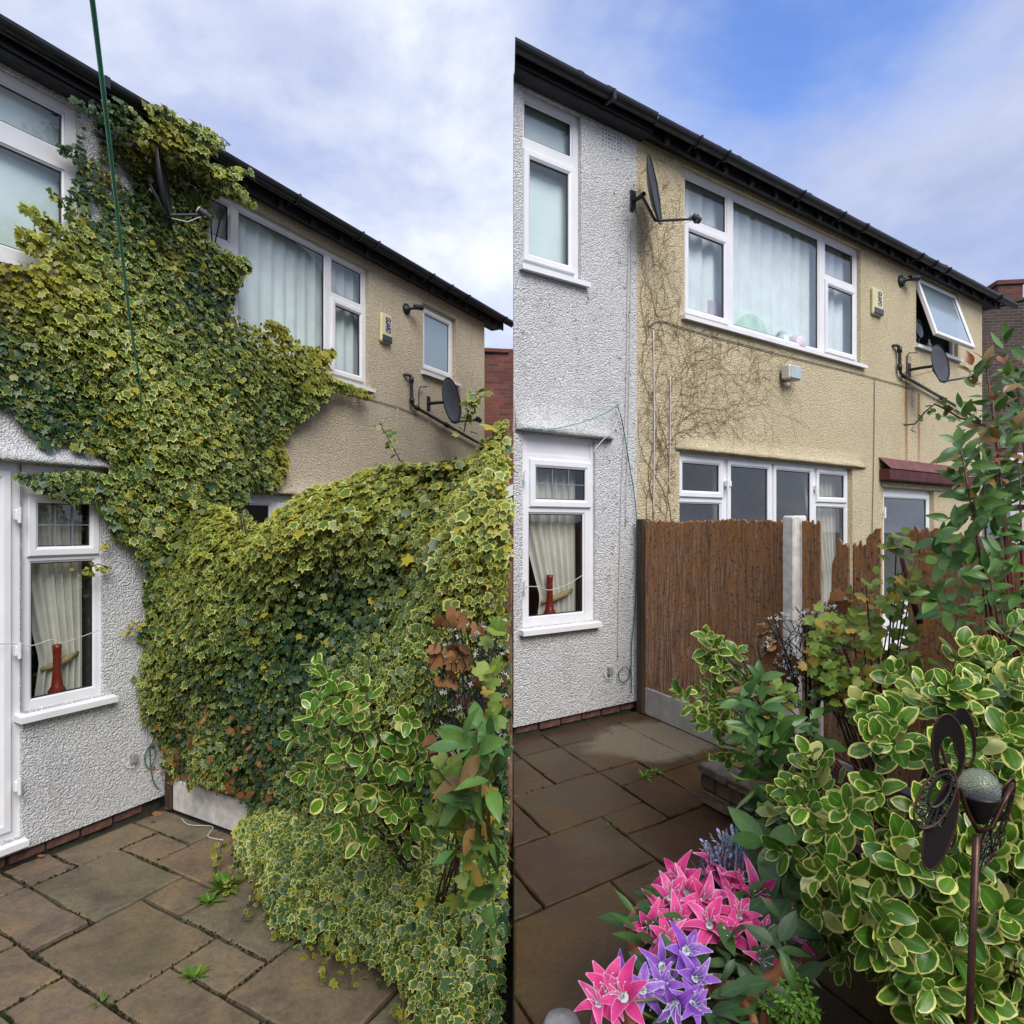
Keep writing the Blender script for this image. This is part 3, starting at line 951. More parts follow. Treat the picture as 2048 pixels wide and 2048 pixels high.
roof(HBL, zb, 0, 5.28, -.20, 4.535, verge_r=True)
# waste pipe of the beige house
def wastepipe(house, zb, pts, clips):
    q = MB()
    q.tube([(x, -y, z - zb) for x, y, z in pts], .02, 10)
    wp = q.build('waste_pipe', M['pipe'], house, smooth=True)
    for (x, y, z), (dx, dz) in clips:
        q = MB(); q.tube([(x - dx, -y, z - zb - dz), (x + dx, -y, z - zb + dz)], .029, 10)
        q.build('pipe_collar', M['black_pvc'], wp, smooth=True)
wastepipe(HBL, zb, [(2.96, .0, 3.35), (2.97, .03, 3.36), (3.02, .045, 3.355), (3.05, .045, 3.32), (3.055, .045, 3.06), (3.08, .045, 3.02), (3.14, .045, 3.0), (4.7, .045, 2.72)],
          [((3.05, .045, 3.31), (0, .03)), ((3.055, .045, 3.07), (0, .03)), ((3.16, .045, 2.998), (.03, -.006)), ((3.8, .045, 2.88), (.04, -.008))])

# ================================================================== RIGHT HOUSES
XCUT = .012
SK = -FR['N'].x / FR['D'].x * -1          # d(local x)/d(local y) along the world x = const plane
s0R = (XCUT - FR['C'].x) / FR['D'].x       # wall end on that plane
# inward local y moves world x by -N.x, so keep x const: ds = N.x/D.x * dy
SK = FR['N'].x / FR['D'].x
HWR = tag(empty('rendered_house', (FR['C'].x, FR['C'].y, 0), FR['rz']), 'white roughcast house with bare wall and clear upper window, right half', 'house')
HBR = tag(empty('rendered_house', (FR['C'].x, FR['C'].y, 0), FR['rz']), 'beige roughcast house with tilted open window and dead ivy marks', 'house')
e0 = s0R
e1 = e0 + .085
j1 = (e1, -.64, 3.60, 4.95); j2 = (e1, -.485, .82, 2.31)
mb = MB()
rect_holes(mb, e0, 0, .075, 5.02, [j1, j2], 0, .10)
mb.face((e0, 0, .0), (e0, 0, 5.06), (e0 + SK * .75, .75, 5.62), (e0 + SK * 1.5, 1.5, 5.06), (e0 + SK * 1.5, 1.5, 0))
mb.face((e0 + SK * 1.5, 1.5, 0), (e0 + SK * 1.5, 1.5, 5.06), (0, 1.5, 5.06), (0, 1.5, 0))
mb.face((e0, 0, .075), (0, 0, .075), (0, .1, .075), (e0, .1, .075))
mb.build('wall', M['white_r'], HWR)
one('plinth', M['mortar'], HWR, lambda q: q.poly([(e0 + .03, .045), (-.03, .045), (-.03, .12), (e0 + .08, .12)], -.03, .073))
x = e0 + .05
while x < -.15:
    o = put('brick', bmesh_, HWR, (x, .028 + random.uniform(-.006, .006), .004 + random.uniform(-.004, .004)))
    x += .222
window(HWR, 0, *j1, [(e1 + .04, -.70, 4.60, 4.89, 'fix'), (e1 + .04, -.70, 3.66, 4.50, 'sash')], y=.04, sill=(e0 + .05, -.58, 3.555, .05), room=True, roommat='room_light', roomd=.5, rskew=SK)
wlow = window(HWR, 0, *j2, [(e1 + .06, -.515, 2.16, 2.29, 'panel'), (-1.14, -.53, 1.76, 2.11, 'sash lead'), (-1.16, -.575, .88, 1.71, 'fix')], y=.03, sill=(e0 + .05, -.46, .775, .06), roomd=.8, rskew=SK)
for z in (1.98, 1.14):
    q = MB(); q.box(-1.235, -1.20, .0, .03, z - .04, z + .04, .006); q.tube([(-1.218, -.012, z - .05), (-1.218, -.012, z + .05)], .012)
    q.build('hinge', M['upvc'], wlow)
band(HWR, 0, e0 + .01, -.30, 2.325, 2.56, .075, M['white_r'])
# air brick above
q = MB()
for i in range(7):
    for j in range(5):
        xx = -.40 + i * .035; zz = 4.80 + j * .032
        q.tube([(xx, -.0012, zz), (xx, .004, zz)], .0065, 6)
q.build('air_brick', M['gasket'], HWR)
q = MB(); q.poly([(e0 + .012 + SK * -.145, -.145), (.05, -.145), (.05, -.125), (e0 + .012 + SK * -.125, -.125)], 4.985, 5.10); q.build('fascia', M['black_pvc'], HWR)
q = MB(); q.poly([(e0 + .012 + SK * -.123, -.123), (.05, -.123), (.05, .02), (e0 + .012, .02)], 4.965, 4.982); q.build('soffit', M['soffit'], HWR)
gutter(HWR, 5.075, e0 + .012 + SK * -.202, 0.0, -.202, skew=SK)
q = MB(); q.box(-.53, -.50, -.263, -.14, 5.0, 5.08); q.build('gutter_bracket', M['black_pvc'], HWR)
roof(HWR, 0, e0 + .012, 0, -.22, 5.065, xl=lambda y: e0 + .012 + SK * y, depth=.75)

m1 = (.63, 3.84, 3.56, 4.95); m2 = (5.30, 6.62, 4.04, 4.98); m3 = (.56, 3.65, .02, 2.29); m4 = (4.40, 5.84, .02, 2.08)
mb = MB()
rect_holes(mb, 0, 7.5, 0, 5.03, [m1, m2, m3, m4], 0, .11)
mb.face((7.5, 0, .0), (7.5, 1.5, 0), (7.5, 1.5, 5.06), (7.5, .75, 5.6), (7.5, 0, 5.06))
mb.face((0, 1.5, 0), (7.5, 1.5, 0), (7.5, 1.5, 5.06), (0, 1.5, 5.06))
wbr = mb.build('wall', M['beige_r'], HBR)
window(HBR, 0, *m1, [(.69, 1.32, 4.50, 4.88, 'fix'), (.68, 1.31, 3.60, 4.43, 'sash'), (1.42, 3.00, 3.61, 4.88, 'fix'), (3.12, 3.77, 4.50, 4.88, 'fix'), (3.12, 3.77, 3.61, 4.43, 'sash')],
       y=.045, sill=(.58, 3.92, 3.515, .05), roommat='room_light')
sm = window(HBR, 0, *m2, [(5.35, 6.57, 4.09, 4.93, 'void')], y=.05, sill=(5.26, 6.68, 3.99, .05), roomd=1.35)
# the top-hung sash stands open
sa = MB(); sa.frame(5.34, 6.58, -.86, .0, .062, -.02, .03)
th = R(17)
def tilt(o):
    o.location = (0, .03, 4.945); o.rotation_euler = (-th, 0, 0)
    return o
so = tilt(sa.build('sash', M['upvc'], sm))
so['label'] = 'white top-hung sash pushed open'
sg = MB(); sg.face((5.40, .004, -.80), (6.52, .004, -.80), (6.52, .004, -.06), (5.40, .004, -.06))
tilt(sg.build('pane', M['glass_frost'], sm))
sg = MB(); sg.frame(5.399, 6.521, -.801, -.059, .010, .0, .01, .002); tilt(sg.build('gasket', M['gasket'], sm))
q = MB(); q.box(6.50, 6.535, .02, .05, 4.08, 4.30, .004); q.build('window_stay', M['upvc_old'], sm)
ds = window(HBR, 0, *m3, [(.61, 1.25, 1.885, 2.245, 'sash'), (.61, 1.25, .1, 1.83, 'fix'), (1.34, 2.06, .1, 2.25, 'sash'), (2.12, 2.87, .1, 2.25, 'sash'), (2.96, 3.60, 1.885, 2.245, 'sash'), (2.96, 3.60, .1, 1.83, 'fix')], y=.06, name='door', roomd=1.38, roommat='room_light')
for x_, z_ in ((1.31, 2.02), (2.90, 2.03)):
    q = MB(); q.box(x_ - .04, x_ + .05, .015, .05, z_ - .03, z_ + .03, .006); q.tube([(x_ - .025, .008, z_ - .075), (x_ - .025, .008, z_ + .03)], .014); q.build('hinge', M['upvc'], ds)
# inner panes' heavier frames: a horizontal rail seen through the glass doors
band(HBR, 0, .50, 3.95, 2.30, 2.47, .06, M['beige_r'])
d2 = window(HBR, 0, *m4, [(4.47, 5.77, .62, 2.01, 'sash'), (4.47, 5.77, .08, .56, 'panel')], y=.06, name='door', roomd=1.4, roommat='room_light')
q = MB(); q.box(4.38, 4.44, -.01, .05, 1.76, 1.84, .006); q.tube([(4.40, -.02, 1.70), (4.40, -.02, 1.84)], .016); q.build('hinge', M['upvc'], d2)
q = MB(); q.box(4.36, 6.1, -.03, .03, 2.09, 2.16, .008); q.build('lintel', M['beige_r'], HBR)
# maroon canopy over the back door
q = MB(); q.box(4.29, 6.9, -.14, .0, 2.17, 2.31, .01); cn = q.build('canopy', M['maroon'], HBR)
q = MB(); q.add([(4.285, -.15, 2.312), (6.9, -.15, 2.312), (6.9, .0, 2.46), (4.285, .0, 2.46)], [(0, 1, 2, 3)]); q.build('canopy_felt', M['maroon_top'], cn)
q = MB(); q.box(.03, 7.9, -.10, -.082, 4.97, 5.07); q.build('fascia', M['soffit'], HBR)
q = MB(); q.box(.03, 7.9, -.08, .1, 5.0, 5.016); q.build('soffit', M['soffit'], HBR)
for i in range(19):
    xx = .22 + i * .41
    q = MB(); q.box(xx, xx + .055, -.14, -.102, 4.95, 5.04, .006); q.build('rafter_foot', M['soffit'], HBR)
gutter(HBR, 5.065, 0.005, 8.2, -.202)
for xx in (.55, .95, 2.2, 3.0, 3.5, 4.9, 5.3, 5.7, 7.5):
    q = MB()
    q.tube([(xx, -.205 - .062 * math.cos(a), 5.065 - .066 * math.sin(a)) for a in np.linspace(-.05, math.pi, 9)], .012, 6)
    q.tube([(xx, -.15, 5.03), (xx, -.09, 4.99)], .012, 6)
    q.build('gutter_bracket', M['black_pvc'], HBR)
roof(HBR, 0, 0.004, 8.28, -.22, 5.055, xl=lambda y: max(.004, e0 + .012 + SK * y), verge_r=True, depth=.75)
q = MB(); q.box(.34, .57, -.012, .0, 4.80, 4.98)
wastepipe(HBR, 0, [(4.63, .0, 3.90), (4.66, .04, 3.91), (4.71, .045, 3.90), (4.74, .045, 3.86), (4.74, .045, 3.62), (4.77, .045, 3.56), (4.85, .045, 3.54), (7.2, .045, 3.21)],
          [((4.735, .045, 3.86), (0, .035)), ((4.74, .045, 3.64), (0, .035)), ((4.86, .045, 3.538), (.04, -.006)), ((6.0, .045, 3.378), (.05, -.007)), ((6.6, .045, 3.294), (.045, -.007))])


# ------------------------------------------------------------------ things behind the glass
def cloth(o, label, cat='curtain'):
    return tag(o, label, cat)
cloth(fabric('net_curtain', M['net'], FL, .0, 2.45, 3.0, 4.36, .16, 17, .018), 'pale pleated curtain behind the wide upper window above the ivy')
cloth(fabric('net_curtain', M['net'], FR, .55, 3.95, 3.45, 5.0, .17, 18, .020), 'pale pleated curtain behind the wide upper window, right half')
cloth(fabric('window_blind', M['blind'], FR, e0 + .115, -.5, 3.5, 5.0, .13, 1, .004), 'pale plain blind in the white house upper window, right half', 'blind')
cloth(fabric('window_blind', M['blind'], FL, -2.3, -.55, 3.2, 4.5, .13, 1, .004), 'pale plain blind behind the ivy fringed upper window', 'blind')
def tied(xl, xt, zt, z_tie, z0):
    def f(z):
        if z > z_tie:
            u = (zt - z) / (zt - z_tie)
            return xl + (xt - xl) * (u ** 1.6)
        return xt - .03 * (z_tie - z) / (z_tie - z0)
    return f
cloth(fabric('tied_curtain', M['cream_cloth'], FL, -.97, -.53, .45, 1.85, .17, 6, .022, left=tied(-.965, -.80, 1.85, .70, .45), nz=24), 'cream curtain tied back in the lower left window by the ivy')
cloth(fabric('tied_curtain', M['cream_cloth'], FR, -1.2, -.56, .84, 2.12, .17, 6, .022, left=tied(-1.17, -.93, 2.12, 1.03, .84), nz=24), 'cream curtain tied back in the white house lower window, right half')
cloth(fabric('tied_curtain', M['cream_cloth'], FR, 2.95, 3.66, .3, 2.2, .22, 6, .03, left=tied(3.0, 3.33, 2.2, .95, .3), nz=24), 'pale curtain gathered to the right in the glazed doors')
cloth(fabric('tied_curtain', M['net'], FR, .58, .78, .3, 2.25, .20, 3, .02), 'narrow pale curtain at the left of the glazed doors')
cloth(fabric('tied_curtain', M['cream_cloth'], FR, 1.36, 1.62, .3, 2.25, .24, 3, .02), 'pale curtain strip behind the left glass door')
q = MB(); q.tube([fp(FL, -.805, .64, -.15), fp(FL, -.74, .655, -.132), fp(FL, -.64, .69, -.135), fp(FL, -.56, .72, -.16)], [.010, .024, .024, .010], 10); tag(q.build('curtain_tieback', M['gold_cloth'], smooth=True), 'gold tieback round the curtain in the lower left window', 'tieback')
q = MB(); q.tube([fp(FR, -.94, .98, -.15), fp(FR, -.85, 1.0, -.132), fp(FR, -.70, 1.04, -.135), fp(FR, -.6, 1.07, -.16)], [.010, .026, .026, .010], 10); tag(q.build('curtain_tieback', M['gold_cloth'], smooth=True), 'gold tieback in the white house lower window, right half', 'tieback')
for F, s_, z_, lab in ((FL, -.725, .475, 'tall red vase on the lower left window ledge'), (FR, -.885, .88, 'tall red vase on the white house window ledge, right half')):
    q = MB()
    q.lathe([(0, 0), (.052, .0), (.055, .012), (.035, .05), (.026, .12), (.024, .2), (.026, .3), (.029, .325), (.022, .325), (.018, .2), (0, .05)], 20, fp(F, s_, z_, -.105))
    tag(q.build('vase', M['red_glass'], smooth=True), lab, 'vase')
# items on the ledge of the wide upper window, right half
q = MB()
q.add([fp(FR, 1.87 + .30 * math.cos(a), 3.56 + (.27 * math.sin(a)), -.13) for a in np.linspace(0, math.pi, 25)] + [fp(FR, 1.87 + .30 * math.cos(a), 3.56 + .27 * math.sin(a), -.15) for a in np.linspace(0, math.pi, 25)],
      [tuple(range(25)), tuple(range(49, 24, -1))] + [(i, i + 25, i + 26, i + 1) for i in range(24)])
tag(q.build('oval_board', M['mint']), 'mint oval board propped in the wide upper window, right half', 'board')
q = MB(); q.lathe([(0, 0), (.06, 0), (.08, .03), (.06, .10), (.035, .14), (.05, .17), (.0, .17)], 14, fp(FR, 2.38, 3.56, -.11)); tag(q.build('ornament', M['mint'], smooth=True), 'small pale ornament on the upper window ledge', 'ornament')
q = MB(); q.lathe([(0, 0), (.10, 0), (.12, .06), (.09, .15), (0, .19)], 14, fp(FR, 2.66, 3.56, -.14)); tag(q.build('soft_toy', M['pinkthing'], smooth=True), 'pinkish round toy on the upper window ledge', 'toy')
q = MB(); q.box(-.17, .17, -.02, .02, 0, .30, .01); o = q.build('picture_box', M['pinkthing'], None, loc=fp(FR, 1.35, 3.56, -.17), rz=FR['rz']); tag(o, 'pink upright box behind the left of the wide upper window', 'box')
# round mirror and bottles on the open bathroom window ledge
rt = empty('shaving_mirror', fp(FR, 5.62, 4.06, -.10), FR['rz']); tag(rt, 'round shaving mirror on a stand in the open window', 'mirror')
q = MB(); q.lathe([(.0, 0), (.05, 0), (.05, .012), (.008, .02), (.007, .13)], 16); q.build('stand', M['galv'], rt, smooth=True)
Mx = Matrix.Rotation(R(80), 3, 'X') @ Matrix.Diagonal((1, 1.15, 1))
q = MB(); q.lathe([(0, .006), (.105, .006)], 28, (0, 0, .25), Mx); q.build('mirror_glass', M['mirror'], rt)
q = MB(); q.tube([(.112 * math.cos(a), .01, .25 + .13 * math.sin(a)) for a in np.linspace(0, 2 * math.pi, 25)], .012, 8); q.build('rim', M['galv'], rt, smooth=True)
for xx, hh, lab in ((5.93, .16, 'slim pale bottle standing in the open bathroom window'), (6.03, .09, 'squat grey pot beside the slim bottle in the open window')):
    q = MB(); q.lathe([(0, 0), (.025, 0), (.027, hh * .6), (.012, hh * .75), (.012, hh), (0, hh)], 12, fp(FR, xx, 4.06, -.10)); tag(q.build('bottle', M['cable_w'] if hh > .1 else M['stone'], smooth=True), lab, 'bottle')
# wrought wall bracket seen through the glass door
q = MB()
cxs, czs = 2.42, 1.80
q.tube([fp(FR, cxs - .2, czs + .10, -.3), fp(FR, cxs - .05, czs - .02, -.3), fp(FR, cxs + .15, czs + .03, -.3)], .012, 6)
q.tube([fp(FR, cxs - .2, czs - .03, -.3), fp(FR, cxs, czs + .02, -.3), fp(FR, cxs + .15, czs + .16, -.3)], .01, 6)
q.tube([fp(FR, cxs + .15, czs + .2, -.3), fp(FR, cxs + .15, czs - .2, -.3)], .01, 6)
q.tube([fp(FR, cxs - .05, czs, -.3), fp(FR, cxs + .12, czs - .2, -.3)], .01, 6)
tag(q.build('wall_ornament', M['iron'], smooth=True), 'dark scrolled ornament seen through the right glass door', 'ornament')


# ------------------------------------------------------------------ fixings on the walls
def dish(F, s, z, d, size, face, label, arm, lnb_up=.0):
    """satellite dish: wall bracket, bowl, arm, receiver. face = bearing of the bowl's axis in house space (0 = straight out)"""
    rt = empty('satellite_dish', fp(F, s, z, 0), F['rz'])
    tag(rt, label, 'satellite dish')
    c = Vector((0, -d, 0)); ax = Vector((math.sin(face), -math.cos(face), .14)).normalized()
    Q = ax.to_track_quat('Z', 'Y').to_matrix()
    q = MB()
    q.box(-.035, .035, -.012, 0, -.09, .09, .004)
    q.tube([(0, -.01, 0), (0, -d * .45, 0), c - ax * .05], .019, 10)
    q.build('bracket', M['dish_black'], rt)
    q = MB()
    sx, sy = size
    n, rn = 36, 6
    pts = []
    for lay in (0, 1):
        for j in range(rn + 1):
            r_ = j / rn
            for k in range(n):
                a = 2 * math.pi * k / n
                p = Vector((sx * r_ * math.cos(a), sy * r_ * math.sin(a), .10 * sx * 2 * r_ * r_ - (.008 if lay else 0)))
                pts.append(c + Q @ p)
    fs = []
    o2 = n * (rn + 1)
    for j in range(rn):
        for k in range(n):
            a = j * n + k; b_ = j * n + (k + 1) % n
            fs.append((a, b_, b_ + n, a + n)); fs.append((a + n + o2, b_ + n + o2, b_ + o2, a + o2))
    for k in range(n):
        a = rn * n + k; b_ = rn * n + (k + 1) % n
        fs.append((a, b_, b_ + o2, a + o2))
    q.add(pts, fs)
    bo = q.build('bowl', M['dish'], rt, smooth=True)
    q = MB(); q.tube([c + Q @ Vector((sx * math.cos(a), sy * math.sin(a), .20 * sx)) for a in np.linspace(0, 2 * math.pi, 37)], .006, 6); q.build('rim', M['dish_black'], bo, smooth=True)
    q = MB()
    low = c + Q @ Vector((0, -sy * .93, .17 * sx))
    back = c - ax * .06
    q.tube([back + Vector((0, 0, -.03)), c + Q @ Vector((0, -sy * .9, .02)) - ax * .01, low], .013, 8)
    end = low + Vector(arm)
    q.tube([low, low + Vector(arm) * .8, end], [.013, .011, .011], 8)
    q.build('arm', M['dish_black'], rt)
    q = MB()
    dv = (c - end).normalized()
    q.tube([end - dv * .04, end, end + dv * .045, end + dv * .05], [.026, .03, .03, .034], 12)
    q.tube([end + Vector((.0, 0, -.03)), end + Vector((0, 0, .03))], .024, 10)
    q.build('receiver', M['dish_black'], rt)
    q = MB(); q.tube([end + dv * .05, end + dv * .062], [.033, .02], 12); q.build('receiver_cap', M['cable_w'], rt)
    q = MB()
    q.tube([end, (low + end) / 2 + Vector((0, 0, -.05)), low + Vector((0, 0, -.015)), back + Vector((0, 0, -.06)), (-.01, -.03, -.10), (-.01, -.01, -.45)], .004, 5)
    q.build('lead', M['cable_w'], rt)
    return rt
dish(FL, -.20, 4.10, .20, (.19, .27), R(46), 'dark dish on the wall amid ivy near the eaves', (.20, -.13, .06))
dish(FL, 3.45, 3.10, .30, (.22, .28), R(4), 'dark dish below the closed small window, beige house behind hedge', (.30, -.16, .06))
dish(FR, -.05, 4.42, .20, (.21, .285), R(31), 'dark dish over the join of white and beige walls, right half', (.34, -.12, .06))
dish(FR, 5.10, 3.66, .34, (.195, .25), R(-6), 'dark dish under the open window, right half', (.40, -.2, .08))


def alarm(F, s, z, wd, ht, label):
    rt = empty('alarm_box', fp(F, s, z, 0), F['rz']); tag(rt, label, 'alarm box')
    q = MB(); q.box(-wd / 2, wd / 2, -.042, 0, -ht / 2, ht / 2, .014); q.build('casing', M['alarm'], rt)
    q = MB(); q.box(-wd * .44, wd * .44, -.054, -.041, -ht * .47, -ht * .24, .006); q.build('strobe', M['alarm_dark'], rt)
    cu = bpy.data.curves.new('lettering', 'FONT'); cu.body = 'GUARD'; cu.size = ht * .24; cu.offset = .003; cu.align_x = 'CENTER'; cu.align_y = 'CENTER'; cu.extrude = .0008
    tmp = bpy.data.objects.new('lettering', cu); COL.objects.link(tmp)
    bpy.context.view_layer.update()
    me = bpy.data.meshes.new_from_object(tmp.evaluated_get(bpy.context.evaluated_depsgraph_get()))
    bpy.data.objects.remove(tmp)
    me.materials.clear(); me.materials.append(M['blue_print'])
    o = put('lettering', me, rt, (wd * .10, -.0435, ht * .13))
    o.scale = (.66, 1.55, 1)
    # text lies in xy: stand it on the face, reading downwards
    o.rotation_euler = (Matrix.Rotation(R(90), 3, 'X') @ Matrix.Rotation(R(-90), 3, 'Z')).to_euler()
alarm(FL, 2.60, 3.79, .19, .32, 'cream GUARD alarm box on the beige wall, left half')
alarm(FR, 4.20, 4.37, .25, .33, 'cream GUARD alarm box on the beige wall, right half')


def spy(F, s, z, k, label):
    rt = empty('security_camera', fp(F, s, z, 0), F['rz']); tag(rt, label, 'camera')
    q = MB(); q.tube([(0, 0, 0), (0, -.02, 0), (0, -.03, 0), (0, -.05, .005)], [.07 * k, .07 * k, .055 * k, .03 * k], 18); q.build('base', M['dish_black'], rt)
    q = MB(); q.tube([(0, -.04, .0), (.04 * k, -.09, .01), (.07 * k, -.11, .025)], .02 * k, 10); q.build('neck', M['dish_black'], rt)
    q = MB(); q.tube([(.03 * k, -.10, .018), (.15 * k, -.14, .035), (.155 * k, -.142, .036)], [.032 * k, .036 * k, .028 * k], 14); q.build('barrel', M['dish_black'], rt)
spy(FL, 3.0, 4.13, .9, 'small black camera between alarm box and closed window')
spy(FR, 4.86, 4.78, 1.1, 'small black camera between alarm box and open window')


def flood(F, s, z, wd, label):
    rt = empty('floodlight', fp(F, s, z, 0), F['rz']); tag(rt, label, 'floodlight')
    q = MB(); q.box(-wd / 2, wd / 2, -.13, -.03, -.075, .075, .012); q.build('housing', M['cream_plastic'], rt)
    q = MB(); q.box(-wd * .42, wd * .42, -.136, -.131, -.062, .062); q.build('lens', M['lampglass'], rt)
    q = MB(); q.tube([(-.02, 0, -.10), (-.02, -.05, -.10), (-.02, -.07, -.07)], .02, 8); q.build('bracket', M['cream_plastic'], rt)
    q = MB(); q.lathe([(0, -.03), (.022, -.022), (.028, 0), (.022, .02), (0, .028)], 12, (-.04, -.06, -.12)); q.build('sensor', M['cream_plastic'], rt, smooth=True)
flood(FL, 1.40, 2.80, .19, 'white floodlight poking out of the ivy edge')
flood(FR, 2.24, 3.22, .22, 'white floodlight on the beige wall below the wide window, right half')


# ------------------------------------------------------------------ cables and lines
def line(name, mat, pts, r, label, cat, n=5):
    q = MB()
    P = [Vector(p) for p in pts]
    sm_ = []
    for i in range(len(P) - 1):      # catmull-rom
        p0, p1, p2, p3 = P[max(i - 1, 0)], P[i], P[i + 1], P[min(i + 2, len(P) - 1)]
        for u in (0, .2, .4, .6, .8):
            sm_.append(.5 * ((2 * p1) + (p2 - p0) * u + (2 * p0 - 5 * p1 + 4 * p2 - p3) * u * u + (3 * p1 - p0 - 3 * p2 + p3) * u ** 3))
    sm_.append(P[-1])
    q.tube(sm_, r, n)
    return tag(q.build(name, mat, smooth=True), label, cat)
line('washing_line', M['green_line'], [fp(FL, -.29, 2.33, .10), (-2.25, 4.0, 2.42), (-1.68, 2.9, 2.52), (-.885, 1.4, 2.675), (-.45, .55, 2.78)], .0056, 'taut green washing line running from the ivy wall overhead', 'washing line', 7)
L2 = lambda F, pts, d=.012: [fp(F, s, z, d) for s, z in pts]
line('cable', M['cable_w'], L2(FL, [(-.19, .95), (-.20, .6), (-.19, .3), (-.17, .05), (-.15, -.05), (-.11, .1), (-.09, .35)]), .004, 'white cable loop hanging on the white wall beside ivy', 'cable')
line('cable', M['green_dk'], L2(FL, [(-.14, -.02), (-.19, -.10), (-.16, -.2), (-.11, -.13), (-.12, -.03), (-.15, -.06), (-.13, -.28), (-.08, -.38)], .02), .004, 'dark green string loop low on the white wall, left half', 'string')
line('cable', M['cable_w'], L2(FL, [(-1.3, .90), (-1.06, .87), (-.95, .84), (-.83, .86), (-.77, .83), (-.65, .85), (-.53, .88)], .03), .003, 'thin pale wire sagging across the lower left window', 'wire')
line('cable', M['cable_g'], L2(FL, [(1.2, 2.99), (1.9, 2.97), (2.84, 2.96), (3.2, 2.92)], .01), .0045, 'grey cable along the wall under the wide window, left half', 'cable')
line('cable', M['cable_w'], L2(FL, [(2.83, 2.95), (2.82, 2.6), (2.82, 1.6)], .01), .004, 'pale cable dropping down the beige wall, left half', 'cable')
line('cable', M['cable_w'], [gp(FL, -.08, .3, GL + .006), gp(FL, -.12, .45, GL + .008), gp(FL, -.05, .62, GL + .006), gp(FL, -.16, .72, GL + .006), gp(FL, -.14, .86, GL + .006)], .0035, 'white cable end lying on the patio by the gravel board', 'cable')
line('washing_line', M['green_line'], L2(FR, [(-1.30, 2.335), (-1.1, 2.34), (-.88, 2.38), (-.54, 2.49), (-.27, 2.63)], .09), .0032, 'slack green line sagging over the lower window lintel', 'washing line')
line('cable', M['green_dk'], L2(FR, [(-.27, 2.63), (-.21, 2.50), (-.12, 2.13), (-.04, 1.75), (-.03, 1.3), (-.05, .85), (-.09, .6), (-.10, .36), (-.17, .40), (-.25, .35), (-.21, .27), (-.12, .30), (-.10, .4), (-.09, .16)], .03), .0045, 'dark green string hanging down the white wall edge to a loop', 'string')
line('cable', M['cable_w'], L2(FR, [(-.10, 4.3), (-.12, 3.6), (-.14, 2.7), (-.19, 2.0), (-.22, 1.2), (-.24, .47)], .012), .004, 'white cable running down the white wall from the dish', 'cable')
line('cable', M['cable_w'], L2(FR, [(-.07, 4.3), (-.09, 3.4), (-.11, 2.6), (-.15, 1.6)], .014), .0035, 'second white cable close beside the first down the white wall', 'cable')
line('cable', M['cable_w'], L2(FR, [(-.28, 2.62), (-.36, 2.42), (-.52, 2.28), (-.6, 2.2)], .10), .004, 'short white cord crossing the lintel corner, right half', 'cord')
line('cable', M['cable_w'], L2(FR, [(e0 + .09, 1.14), (-1.1, 1.13), (-1.0, 1.10), (-.83, 1.13), (-.66, 1.20)], .035), .003, 'thin pale wire sagging across the white house window, right half', 'wire')
line('cable', M['cable_g'], L2(FR, [(.14, 3.36), (.30, 3.44), (.72, 3.43), (2, 3.42), (3.7, 3.43), (4.36, 3.43), (5.2, 3.42)], .012), .005, 'grey cable along the wall under the wide window, right half', 'cable')
line('cable', M['cable_g'], L2(FR, [(4.16, 3.43), (4.14, 2.5), (4.10, 1.5), (4.09, .6)], .012), .005, 'grey cable dropping down the wall beside the back door', 'cable')
line('cable', M['cream_plastic'], L2(FR, [(.20, 3.34), (.21, 2.5), (.20, 1.7)], .012), .006, 'cream cable running straight down the ivy-marked wall', 'cable')
line('cable', M['cream_plastic'], L2(FR, [(.42, 2.95), (.42, 2.5), (.41, 1.9)], .012), .005, 'short cream cable beside the long one on the ivy-marked wall', 'cable')
line('iron_hook', M['galv'], [fp(FR, 5.02, 3.60, .01), fp(FR, 5.02, 3.84, .02), fp(FR, 5.06, 3.87, .05), fp(FR, 5.16, 3.88, .07)], .009, 'rusty hooked iron on the wall beside the waste pipe, right half', 'hook')
line('iron_hook', M['galv'], [fp(FL, 3.24, 3.02, .01), fp(FL, 3.24, 3.24, .02), fp(FL, 3.27, 3.27, .05), fp(FL, 3.34, 3.28, .06)], .009, 'rusty hooked iron on the wall beside the dish, left half', 'hook')
for F, s_, z_, lab in ((FL, -.27, -.09, 'small grey outdoor socket low on the white wall, left half'), (FR, -.33, .38, 'small grey outdoor socket low on the white wall, right half')):
    rt = empty('outdoor_socket', fp(F, s_, z_, 0), F['rz']); tag(rt, lab, 'socket')
    q = MB(); q.box(-.022, .022, -.035, 0, -.035, .035, .006); q.build('box', M['stone'], rt)
    q = MB(); q.tube([(0, -.02, -.03), (-.01, -.03, -.06), (-.05, -.02, -.05), (-.07, -.005, .0)], .005, 6); q.build('lead', M['cable_w'], rt)

# ================================================================== FENCES AND WALLS
# right fence: timber post by the house, boards, white concrete post, rotten boards beyond
rzB = math.atan2(FR['B'].y, FR['B'].x)
FE = tag(empty('timber_fence', (FR['C'].x, FR['C'].y, 0), rzB), 'brown weathered board fence with broken tops and white concrete post', 'fence')
